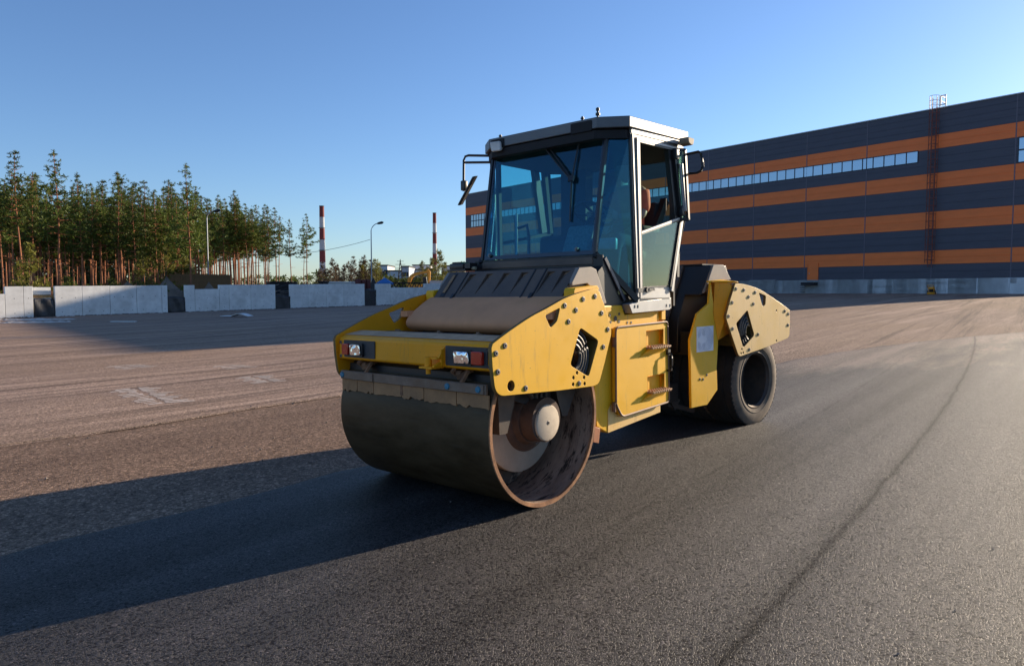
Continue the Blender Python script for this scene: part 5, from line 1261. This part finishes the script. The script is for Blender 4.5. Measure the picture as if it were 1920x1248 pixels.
# distant factory buildings
M['facg'] = simple('factory_grey',(.42,.46,.50),.7,var=.08,scale=.1); M['facw'] = simple('factory_white',(.62,.63,.64),.7,var=.06,scale=.1)
def factory(px0, px1, top, dist, rows, ncol, lab, mat):
    a = standz(px0,dist); c = standz(px1,dist); w = c.x-a.x; hgt = ht(px0,top,dist)-a.z; o = empty('factory_building',((a.x+c.x)/2,a.y,a.z)); tag(o,lab,'factory')
    mb = MB(); mb.box((0,10,hgt/2-1),(w,20,hgt+2)); mb.build('wall',mat,o)
    mb = MB(); mb.box((0,10,hgt+.2),(w+.6,20.6,.5)); mb.build('roof',M['gap'],o)
    for k in range(rows):
        for i in range(ncol): mb = MB(); mb.box((-w/2+w*(i+.5)/ncol,-.05,hgt*(k+.62)/(rows+.3)),(w/ncol*.84,.2,hgt/(rows+.3)*.40)); mb.build('window',M['winframe'],o)
factory(712,727,498,330,2,3,'pale stepped factory block right of the street lamp',M['facw'])
factory(722,752,508,330,1,6,'low white factory hall between the stepped block and the grey tower',M['facw'])
factory(753,767,500,320,2,3,'grey blank factory tower left of the excavator boom',M['facg'])
factory(764,812,506,340,1,8,'long white factory hall behind the excavator',M['facw'])
factory(774,806,497.5,372,1,5,'taller white factory hall with dark roof behind the slim chimney',M['facw'])
factory(828,870,499,340,2,8,'white factory block beside the warehouse corner',M['facw'])
# lattice pylon
pb_ = standz(751,300); py = empty('power_pylon',pb_); zt = ht(751,486,300)-pb_.z; tag(py,'distant lattice power pylon above the factory roofs','pylon')
mb = MB()
for sx_ in (-1,1):
    for sy in (-1,1): mb.bar((sx_*1.6,sy*1.6,-1),(0,0,zt),.16,.16)
for z in [zt*k/9 for k in range(9)]:
    r = 1.6*(1-z/zt); r2 = 1.6*(1-(z+zt/9)/zt)
    for s in (-1,1): mb.bar((-r,s*r,z),(r2,s*r2,z+zt/9),.1,.1); mb.bar((s*r,-r,z),(s*r2,r2,z+zt/9),.1,.1)
mb.build('mast',M['gap'],py)
for z,w in ((zt*.72,4.2),(zt*.84,3.2),(zt*.94,2.2)): mb = MB(); mb.bar((-w/2*1.3,0,z),(w/2*1.3,0,z),.16,.16); mb.build('crossarm',M['gap'],py)

# ------------------------------------------------------------------ trees
def leafmat(name, c1, c2, trans=.25):
    m,N,L,P = newmat(name)
    oi = N.new('ShaderNodeObjectInfo'); geo = N.new('ShaderNodeNewGeometry')
    t = noise(N,L,.9,3,.6); c = ramp(N,L,t.outputs[0],[(.3,c1),(.7,c2)])
    c = mix(N,L,1.0,c,ramp(N,L,geo.outputs['Random Per Island'],[(0,.65),(1,1.35)]),'MULTIPLY')
    c = mix(N,L,1.0,c,ramp(N,L,oi.outputs['Random'],[(0,.75),(1,1.25)]),'MULTIPLY')
    L.new(c,P.inputs['Base Color']); P.inputs['Roughness'].default_value=.6; P.inputs['Specular IOR Level'].default_value=.2
    tr = N.new('ShaderNodeBsdfTranslucent'); L.new(c,tr.inputs[0]); mx = N.new('ShaderNodeMixShader'); mx.inputs[0].default_value=trans
    out = N['Material Output']; L.new(P.outputs[0],mx.inputs[1]); L.new(tr.outputs[0],mx.inputs[2]); L.new(mx.outputs[0],out.inputs[0])
    return m
M['needle'] = leafmat('pine_needles',(.058,.090,.018),(.135,.165,.028),.3)
M['leaf_y'] = leafmat('birch_leaves',(.12,.12,.02),(.20,.19,.035),.35)
M['leaf_b'] = leafmat('brown_twigs',(.10,.065,.035),(.15,.10,.05),.2)
M['leaf_g'] = leafmat('green_shrub',(.05,.075,.015),(.11,.13,.02),.3)
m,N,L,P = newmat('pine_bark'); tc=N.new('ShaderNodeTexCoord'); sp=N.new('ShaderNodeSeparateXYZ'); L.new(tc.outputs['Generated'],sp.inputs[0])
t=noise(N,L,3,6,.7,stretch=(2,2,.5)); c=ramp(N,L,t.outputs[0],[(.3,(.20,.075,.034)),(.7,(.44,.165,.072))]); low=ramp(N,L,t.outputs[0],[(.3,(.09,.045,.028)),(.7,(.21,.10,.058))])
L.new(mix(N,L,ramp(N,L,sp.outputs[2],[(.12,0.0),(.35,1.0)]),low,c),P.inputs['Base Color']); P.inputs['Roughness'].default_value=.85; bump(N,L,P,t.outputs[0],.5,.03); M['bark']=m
M['twig'] = simple('twig_bark',(.13,.10,.075),.9,var=.2)
def clump(V, Fc, c, size, n, rg, axis=None):
    for _ in range(n):
        d = Vector((rg.gauss(0,1),rg.gauss(0,1),rg.gauss(.25,.8)))
        if d.length < 1e-3: continue
        d.normalize(); s = size*rg.uniform(.6,1.25); w = s*rg.uniform(.16,.34)
        t = d.cross(Vector((rg.gauss(0,1),rg.gauss(0,1),rg.gauss(0,1)))).normalized()*w
        o = c+d*size*.12; k = len(V)
        V += [o-t*.5,o+t*.5,o+d*s+t*.35,o+d*s-t*.35]; Fc.append((k,k+1,k+2,k+3))
def pine_variant(seed, H, crown_lo, spread, dens):
    rg = random.Random(seed)
    mb = MB(); n=9; lean=(rg.uniform(-.02,.02),rg.uniform(-.02,.02)); pts=[]; rad=[]; r0=.0062*H+.025
    def axis(z): return Vector((lean[0]*z+.12*math.sin(z*.35+seed),lean[1]*z+.10*math.sin(z*.3+seed*2),z))
    for i in range(n+1): z=H*.985*i/n; pts.append(axis(z)); rad.append(max(.02,r0*(1-.85*i/n)))
    mb.tube([pts[0]-Vector((0,0,.5))]+pts,[r0*1.2]+rad,8)
    V=[];Fc=[]; z = H*crown_lo
    # a few dead stubs under the crown
    for k in range(rg.randint(3,7)):
        zz = H*rg.uniform(crown_lo*.55,crown_lo); a=rg.uniform(0,6.28); p=axis(zz); mb.tube([p,p+Vector((math.cos(a),math.sin(a),rg.uniform(-.1,.25)))*rg.uniform(.4,1.4)],[.035,.012],4)
    while z < H*.985:
        u = (z-H*crown_lo)/(H*(1-crown_lo))
        prof = (min(1,.7+u*3.0)*(1-u)**1.15) if u < .55 else .30*(1-(u-.55)/.45)**1.1
        L_ = spread*H*prof*rg.uniform(.75,1.2)+.16
        nb = rg.choice([4,5,5]) if u<.62 else 4; a0=rg.uniform(0,6.28)
        for b in range(nb):
            if rg.random() > dens: continue
            a=a0+2*math.pi*b/nb+rg.uniform(-.4,.4); ll=L_*rg.uniform(.55,1.25); p=axis(z); up=rg.uniform(.0,.25)+.6*u
            e=p+Vector((math.cos(a)*ll,math.sin(a)*ll,up*ll)); mid_=p.lerp(e,.55)+Vector((0,0,-.08*ll))
            mb.tube([p,mid_,e],[.040*(1-u)+.012,.022,.008],4)
            nc=max(2,int(ll*3.5))
            for q in range(nc):
                f=(.30+.70*(q+1)/nc); c=(p.lerp(mid_,f/.55) if f<.55 else mid_.lerp(e,(f-.55)/.45))+Vector((rg.gauss(0,.20),rg.gauss(0,.20),rg.gauss(.04,.10)))
                clump(V,Fc,c,.31*rg.uniform(.75,1.3)*(1-.45*max(0,u-.4)/.6),rg.randint(11,16),rg)
        z += H*rg.uniform(.028,.046)
    clump(V,Fc,axis(H*.985),.22,10,rg); clump(V,Fc,axis(H*.955),.2,8,rg)
    me=bpy.data.meshes.new('crown'); me.from_pydata([tuple(v) for v in V],[],Fc); me.materials.append(M['needle']); me.update()
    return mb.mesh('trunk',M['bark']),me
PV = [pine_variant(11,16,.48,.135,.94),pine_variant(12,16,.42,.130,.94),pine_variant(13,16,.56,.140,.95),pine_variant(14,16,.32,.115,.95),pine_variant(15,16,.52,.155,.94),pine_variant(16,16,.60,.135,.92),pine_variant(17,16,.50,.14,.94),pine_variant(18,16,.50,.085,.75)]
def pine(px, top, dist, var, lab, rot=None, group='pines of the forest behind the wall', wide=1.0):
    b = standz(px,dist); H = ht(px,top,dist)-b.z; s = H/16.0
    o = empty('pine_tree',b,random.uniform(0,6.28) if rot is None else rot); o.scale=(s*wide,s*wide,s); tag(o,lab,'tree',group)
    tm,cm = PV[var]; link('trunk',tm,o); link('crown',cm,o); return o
# front row, read off the photograph: bearing, top, distance, variant, label
front = [(4,345,62,2,'pine at the left edge of the picture with a bare straight red trunk'),(40,284,62,2,'tall thin topped pine with bright red trunk, second from the left edge'),(28,318,68,7,'thin dark pine just left of the second tallest pine'),
 (66,320,70,7,'slender grey trunked pine between the two tall pines at the left'),(112,278,66,0,'tallest pine with a ragged crown and one long branch to the left'),(154,322,70,1,'broad dark pine with twin tops left of the forest middle'),
 (176,344,74,5,'pine with a clear red trunk in the middle of the forest front'),(190,348,76,4,'bushy pine touching the clear trunked pine on its right'),(224,350,72,6,'narrow dark pine rising in a dip of the forest top'),(255,356,72,1,'pine with pale twin trunk left of the spruce like pine'),
 (279,338,74,3,'dense spruce like pine right of the dip in the forest top'),(306,364,78,7,'small topped pine right of the spruce like pine'),(332,362,74,3,'pine with low spreading branches left of the tall right pine'),(357,304,72,1,'tall pine with a pointed crown on the right part of the forest'),
 (396,372,196,4,'yellowish pine behind the white street lamp'),(420,383,192,0,'dense pine right of the white street lamp'),(447,384,196,4,'round crowned pine right of the brown fence'),(475,392,205,2,'pine with open trunk before the gap in the forest'),(504,384,192,1,'pointed pine standing out at the thin end of the forest'),
 (524,402,200,7,'thin see through pine right of the pointed pine'),(546,409,195,7,'sparse pine with flat branches near the end of the forest'),(576,401,192,5,'last pine at the right end of the forest, crown high on a bare trunk'),(571,440,196,5,'short companion pine left of the last pine')]
for a in front: pine(*a)
rg = random.Random(21)
# body of the forest: rows of pines behind, closing up towards the left
topline = lambda px: 346+.13*max(0,px-200)+ (8*math.sin(px*.05)) + (0 if px<420 else (px-420)*.12)
k = 0
for row,(d0,n,x0,x1) in enumerate(((79,26,-40,372),(88,28,-40,378),(200,20,385,540),(99,28,-60,380),(216,20,375,520),(115,30,-60,385),(235,18,375,500))):
    for i in range(n):
        px = x0+(x1-x0)*(i+rg.uniform(.1,.9))/n
        if px > 470 and rg.random() < .4: continue
        pine(px, topline(px)+rg.uniform(-26,42)+row*2, d0+rg.uniform(-5,5), rg.choice([0,2,4,5,6,2,5,7,1]), ('pine of the front ranks','pine of the front ranks','pine of the thin far end','pine of the deep ranks','pine of the thin far end','pine of the deep ranks','pine of the thin far end')[row]+' of the forest, one among many alike', wide=rg.uniform(.95,1.2))
# far low woods and undergrowth: nobody could count them
def mass(name, pts, mat, size, per, lab=None):
    V=[];Fc=[]; rr=random.Random(len(pts))
    for (c,s) in pts: clump(V,Fc,Vector(c),s,per,rr)
    me=bpy.data.meshes.new(name); me.from_pydata([tuple(v) for v in V],[],Fc); me.materials.append(mat); me.update(); o=link(name,me); o['kind']='stuff'
    if lab: o['label']=lab
    return o
pts=[]
for i in range(1500):
    px=rg.uniform(-80,900); d=rg.uniform(270,310); b=at(px,540,d); zt_=ht(px,517+5*math.sin(px*.06)+rg.uniform(-3,6),d); z0=g(b.x,b.y); pts.append(((b.x,b.y,z0+(zt_-z0)*rg.random()),1.5))
mass('far_woods',pts,M['leaf_g'],1.4,9)
pts=[]
for i in range(1500):
    px=rg.uniform(-80,370); d=rg.uniform(150,185); b=at(px,540,d); z0=g(b.x,b.y); pts.append(((b.x,b.y,z0+rg.random()**1.3*13),1.7))
mass('deep_woods',pts,leafmat('deep_wood_shaded_needles',(.03,.04,.012),(.05,.06,.018),.1),1.6,9)  # needles darkened: the gloom inside the forest is put into their colour
pts=[]
for i in range(800):
    px=rg.uniform(-60,440); d=rg.uniform(66,120) if px<380 else rg.uniform(180,230); b=at(px,540,d); z0=g(b.x,b.y); pts.append(((b.x,b.y,z0+rg.random()**2*2.4),.5))
mass('undergrowth',pts,M['leaf_g'],.5,10)
# young birches and bushes
def young(seed, H, spread, mat, n, leaf, bush=False):
    rg=random.Random(seed); mb=MB(); V=[];Fc=[]
    stems=1 if not bush else 4
    for s in range(stems):
        off=Vector((rg.uniform(-.5,.5),rg.uniform(-.5,.5),0))*(1 if bush else .1); hh=H*(1 if s==0 else rg.uniform(.6,.95)); lean=Vector((rg.uniform(-.1,.1),rg.uniform(-.1,.1),0))
        top=off+lean*hh+Vector((0,0,hh)); mb.tube([off-Vector((0,0,.3)),off.lerp(top,.5)+Vector((rg.uniform(-.1,.1),0,0)),top],[.06,.04,.01],5)
        for k in range(n//stems):
            u=rg.uniform(.25,.97); p=off.lerp(top,u); a=rg.uniform(0,6.28); l=spread*(1.05-u)*rg.uniform(.5,1.2)+.15; e=p+Vector((math.cos(a)*l,math.sin(a)*l,l*rg.uniform(.3,.9)))
            mb.tube([p,e],[.016,.005],3)
            for q in range(3):
                c=p.lerp(e,.4+.3*q)
                clump(V,Fc,c,leaf,rg.randint(4,7),rg)
    me=bpy.data.meshes.new('crown'); me.from_pydata([tuple(v) for v in V],[],Fc); me.materials.append(mat); me.update()
    return mb.mesh('trunk',M['twig']),me
YV=[young(1,6,1.5,M['leaf_y'],46,.30),young(2,6,1.3,M['leaf_b'],56,.24),young(3,6,1.6,M['leaf_y'],60,.28),young(4,6,1.2,M['leaf_b'],60,.22),young(5,6,1.8,M['leaf_g'],60,.30,True)]
def ytree(px, top, dist, v, lab, grp, name='young_tree'):
    b=standz(px,dist); H=ht(px,top,dist)-b.z; s=H/6.0; o=empty(name,b,rg.uniform(0,6.28)); o.scale=(s,s,s); tag(o,lab,'tree',grp); link('trunk',YV[v][0],o); link('crown',YV[v][1],o)
for i in range(26):
    px=598+i*4.6+rg.uniform(-2,2); ytree(px,484+rg.uniform(-6,22)+(8 if px>690 else 0),rg.uniform(168,215),1 if rg.random()<.5 else 3,'brownish bare young tree in the thicket around the tall chimney, one among many alike','brown thicket trees around the chimney')
for (px,tp,v,lab) in ((703,484,2,'yellow green birch right beside the tall street lamp'),(712,490,0,'second yellow green birch right of the street lamp'),(684,487,2,'yellowish birch left of the street lamp'),(676,494,0,'small yellow birch two trees left of the street lamp'),
  (791,488,0,'thin birch rising behind the excavator boom'),(812,482,2,'birch with open crown in front of the slim chimney'),(822,466,0,'tallest thin birch right of the slim chimney'),(833,490,2,'birch between slim chimney and warehouse corner'),(848,493,0,'birch close to the warehouse corner'),(802,500,2,'low birch behind the excavator stick'),(866,489,0,'birch half hidden by the warehouse corner')):
    ytree(px,tp,rg.uniform(172,205),v,lab,'birches beyond the wall')
for i in range(16):
    px=706+i*9.5+rg.uniform(-3,3); ytree(px,513+rg.uniform(-5,7),rg.uniform(185,215),4,'low green bush at the foot of the factory halls, one among many alike','green bushes before the factory halls','bush')
for (px,tp,d,v,lab) in ((62,452,60,2,'yellow green young birch against the dark forest at the left'),(36,488,59,0,'small yellow birch beside the second red trunk'),(270,470,70,2,'yellow green birch under the pine with twin trunk'),(310,466,72,2,'yellow green birch left of the tall right pine'),(215,505,68,4,'green bush at the forest foot in the middle'),(130,500,66,4,'green bush behind the sunlit wall'),(346,480,74,0,'thin yellow birch before the tall right pine')):
    ytree(px,tp,d,v,lab,'young birches at the forest edge')

# ------------------------------------------------------------------ small things on the yard
# curled sheet of debris
p = at(455,590,1.0); tdir = ray(444,592)
def ground_hit(px, py):
    d = ray(px,py); t = 5.0
    for _ in range(60):
        q = d*t; zz = q.z+CAM_Z-g(q.x,q.y); 
        t += zz/(-d.z) if d.z < 0 else 1
    return d*t
q0 = ground_hit(444,594); mb=MB(); n=14
wd = 52/F*q0.y
for i in range(n):
    def zc(u): return .04+.17*max(0,math.sin((u-.35)*math.pi/.65))**1.3 if u>.35 else .05
    u0,u1=i/n,(i+1)/n; mb.hexa([((u0-.5)*wd,-.5,zc(u0)),((u1-.5)*wd,-.5,zc(u1)),((u1-.5)*wd,.5,zc(u1)),((u0-.5)*wd,.5,zc(u0)),((u0-.5)*wd,-.5,zc(u0)+.03),((u1-.5)*wd,-.5,zc(u1)+.03),((u1-.5)*wd,.5,zc(u1)+.03),((u0-.5)*wd,.5,zc(u0)+.03)])
o=mb.build('debris_sheet',M['pale'],loc=(q0.x,q0.y,g(q0.x,q0.y))); tag(o,'curled pale sheet of scrap lying on the shaded asphalt','debris')
q0 = ground_hit(232,603.5); mb=MB(); mb.box((0,0,.03),(1.4,.35,.05)); o=mb.build('scrap_board',M['pale'],loc=(q0.x,q0.y,g(q0.x,q0.y))); tag(o,'small pale board lying flat near the left wall','board')
# pale sand spilled along the foot of the left wall
M['palesand'] = simple('pale_sand',(.55,.50,.44),.95,var=.3,scale=3,bmp=.4)
rg=random.Random(9); V=[];Fc=[]
for k in range(90):
    px=rg.uniform(-40,135)*(1 if rg.random()<.8 else .8); py=rg.choice([rg.uniform(598.5,600.5),rg.uniform(603,606)])
    if px>60: py-=.5
    q=ground_hit(px,py); w=rg.uniform(.25,.9); z=g(q.x,q.y); h=rg.uniform(.03,.09); kx=len(V); m_=9
    V.append((q.x,q.y,z+h))
    for i in range(m_): a=2*math.pi*i/m_; r=w*rg.uniform(.6,1.1); V.append((q.x+r*math.cos(a),q.y+r*.55*math.sin(a),z-.02))
    for i in range(m_): Fc.append((kx,kx+1+i,kx+1+(i+1)%m_))
me=bpy.data.meshes.new('sand'); me.from_pydata(V,[],Fc); me.materials.append(M['palesand']); me.update(); o=link('sand',me); o['kind']='stuff'
# chalk / paint dashes on the old asphalt
M['chalk'] = simple('chalk',(.42,.44,.46),.9,var=.3,scale=30)
def dash(px0, py0, px1, py1, w):
    a=ground_hit(px0,py0); b=ground_hit(px1,py1); rg=random.Random(int(px0)); mb=MB(); d=(b-a); n=max(2,int(d.length/.08)); nn=Vector((-d.y,d.x,0)).normalized(); prev=None
    for i in range(n+1):
        p=a+d*i/n; ww=w*rg.uniform(.2,1); z=g(p.x,p.y)+.006; c=[mb.bm.verts.new((p.x+nn.x*ww,p.y+nn.y*ww,z)),mb.bm.verts.new((p.x-nn.x*ww,p.y-nn.y*ww,z))]
        if prev and rg.random()<.82: mb._f([prev[0],prev[1],c[1],c[0]])
        prev=c
    o=mb.build('paint_mark',M['chalk']); o['kind']='structure'
for a in ((28,946,40,943,.012),(60,937,100,932,.010),(143,923,228,906,.018),(412,871,430,866,.014),(632,827,648,825,.012),(300,893,375,881,.008)): dash(*a)
# dusty lug prints left by a wheeled machine
M['print'] = simple('dust_print',(.58,.49,.42),.95,var=.25,scale=14)
def tracks(px0, py0, px1, py1, n, w):
    a=ground_hit(px0,py0); b=ground_hit(px1,py1); rg=random.Random(int(py0)); mb=MB(); d=b-a; nn=Vector((-d.y,d.x,0)).normalized()
    for i in range(n):
        c=a+d*(i+.5)/n
        for s in (-1,1):
            hw=d.length/n*.32*rg.uniform(.5,1); l0=.02+rg.uniform(0,.05); l1=w*rg.uniform(.45,1); e=d.normalized()*.25*l1
            P_=[c+nn*s*l0-d.normalized()*hw,c+nn*s*l0+d.normalized()*hw,c+nn*s*l1+d.normalized()*hw*.8+e,c+nn*s*l1-d.normalized()*hw*.8+e]
            mb.face([(p.x,p.y,g(p.x,p.y)+.005) for p in P_])
    o=mb.build('dust_marks',M['print']); o['kind']='structure'
tracks(250,727,310,756,13,.42); tracks(222,685,262,690,9,.5); tracks(415,685,455,690,8,.4); tracks(470,705,510,716,10,.4)
# little yellow compactor at the foot of the warehouse
q = ground_hit(1747,552); cb = Vector((45.6*.985,66.0,0)); d=ray(1747,549); cb=d*68.0; cp=empty('plate_compactor',(cb.x,cb.y,g(cb.x,cb.y)),.9); tag(cp,'small yellow plate compactor parked at the warehouse plinth','compactor')
mb=MB(); mb.prism([(-.55,.12),(-.45,0),(.5,0),(.62,.18),(.5,.22),(-.45,.2)],-.3,.3,'xz'); mb.build('base_plate',M['exy'],cp)
mb=MB(); mb.box((.05,0,.45),(.5,.42,.42),bev=.04); mb.box((.25,0,.5),(.3,.3,.3),bev=.03); mb.build('engine',M['gap'],cp)
mb=MB(); mb.box((-.15,0,.60),(.35,.5,.22),bev=.05); mb.box((.42,0,.32),(.3,.5,.2),bev=.04); mb.build('cowl',M['exy'],cp)
mb=MB(); mb.tube([(-.3,-.22,.3),(-.8,-.24,.75),(-.95,-.24,.85),(-.95,.24,.85),(-.8,.24,.75),(-.3,.22,.3)],.03,6); mb.build('handle',M['exy'],cp)
mb=MB(); mb.cyl((-.2,-.34,.18),(-.2,-.26,.18),.17,14); mb.cyl((-.2,.26,.18),(-.2,.34,.18),.17,14); mb.build('wheel',M['gap'],cp)

# loose stones: a scatter on the old base and along the windrow, and dirt at the foot of the wall
def stones(name, pts, mat):
    rr=random.Random(len(pts)); V=[];Fc=[]
    for (x,y,z,r) in pts:
        k=len(V); a=rr.uniform(0,3); q=[(1,0,0),(0,1,0),(-1,0,0),(0,-1,0)]
        for dx,dy,_ in q: V.append((x+r*(dx*math.cos(a)-dy*math.sin(a))*rr.uniform(.7,1.3),y+r*(dx*math.sin(a)+dy*math.cos(a))*rr.uniform(.7,1.3),z+r*.25))
        V.append((x+rr.uniform(-.3,.3)*r,y+rr.uniform(-.3,.3)*r,z+r*rr.uniform(.7,1.1))); V.append((x,y,z-r*.3))
        for i in range(4): Fc.append((k+i,k+(i+1)%4,k+4)); Fc.append((k+(i+1)%4,k+i,k+5))
    me=bpy.data.meshes.new(name); me.from_pydata(V,[],Fc); me.materials.append(mat); me.update(); o=link(name,me); o['kind']='stuff'; return o
rg=random.Random(33); P_=[]
for i in range(420):
    t_=rg.uniform(-6,24); u_=-abs(rg.gauss(0,3.2)) if rg.random()<.6 else -3.94+rg.gauss(0,.35); e=mat_edge(t_)+MATN*u_; P_.append((e.x,e.y,.01,rg.uniform(.005,.017)))
for i in range(90):
    t_=rg.uniform(-6,16); e=mat_edge(t_)+MATN*rg.uniform(0,7); P_.append((e.x,e.y,.02,rg.uniform(.004,.009)))
zz=gzv([(p[0],p[1]) for p in P_])+GOFF; stones('gravel',[(p[0],p[1],z+p[2],p[3]) for p,z in zip(P_,zz)],simple('loose_stone',(.22,.18,.15),.9,var=.4,scale=9))
P_=[]
for i in range(900):
    t_=rg.uniform(-10,45); q=WA+WD*t_+WN*abs(rg.gauss(.02,.22)); P_.append((q.x,q.y,0,rg.uniform(.02,.09)))
zz=gzv([(p[0],p[1]) for p in P_])+GOFF; stones('rubble',[(p[0],p[1],z,p[3]) for p,z in zip(P_,zz)],simple('wall_foot_dirt',(.11,.095,.085),.95,var=.4,scale=3))
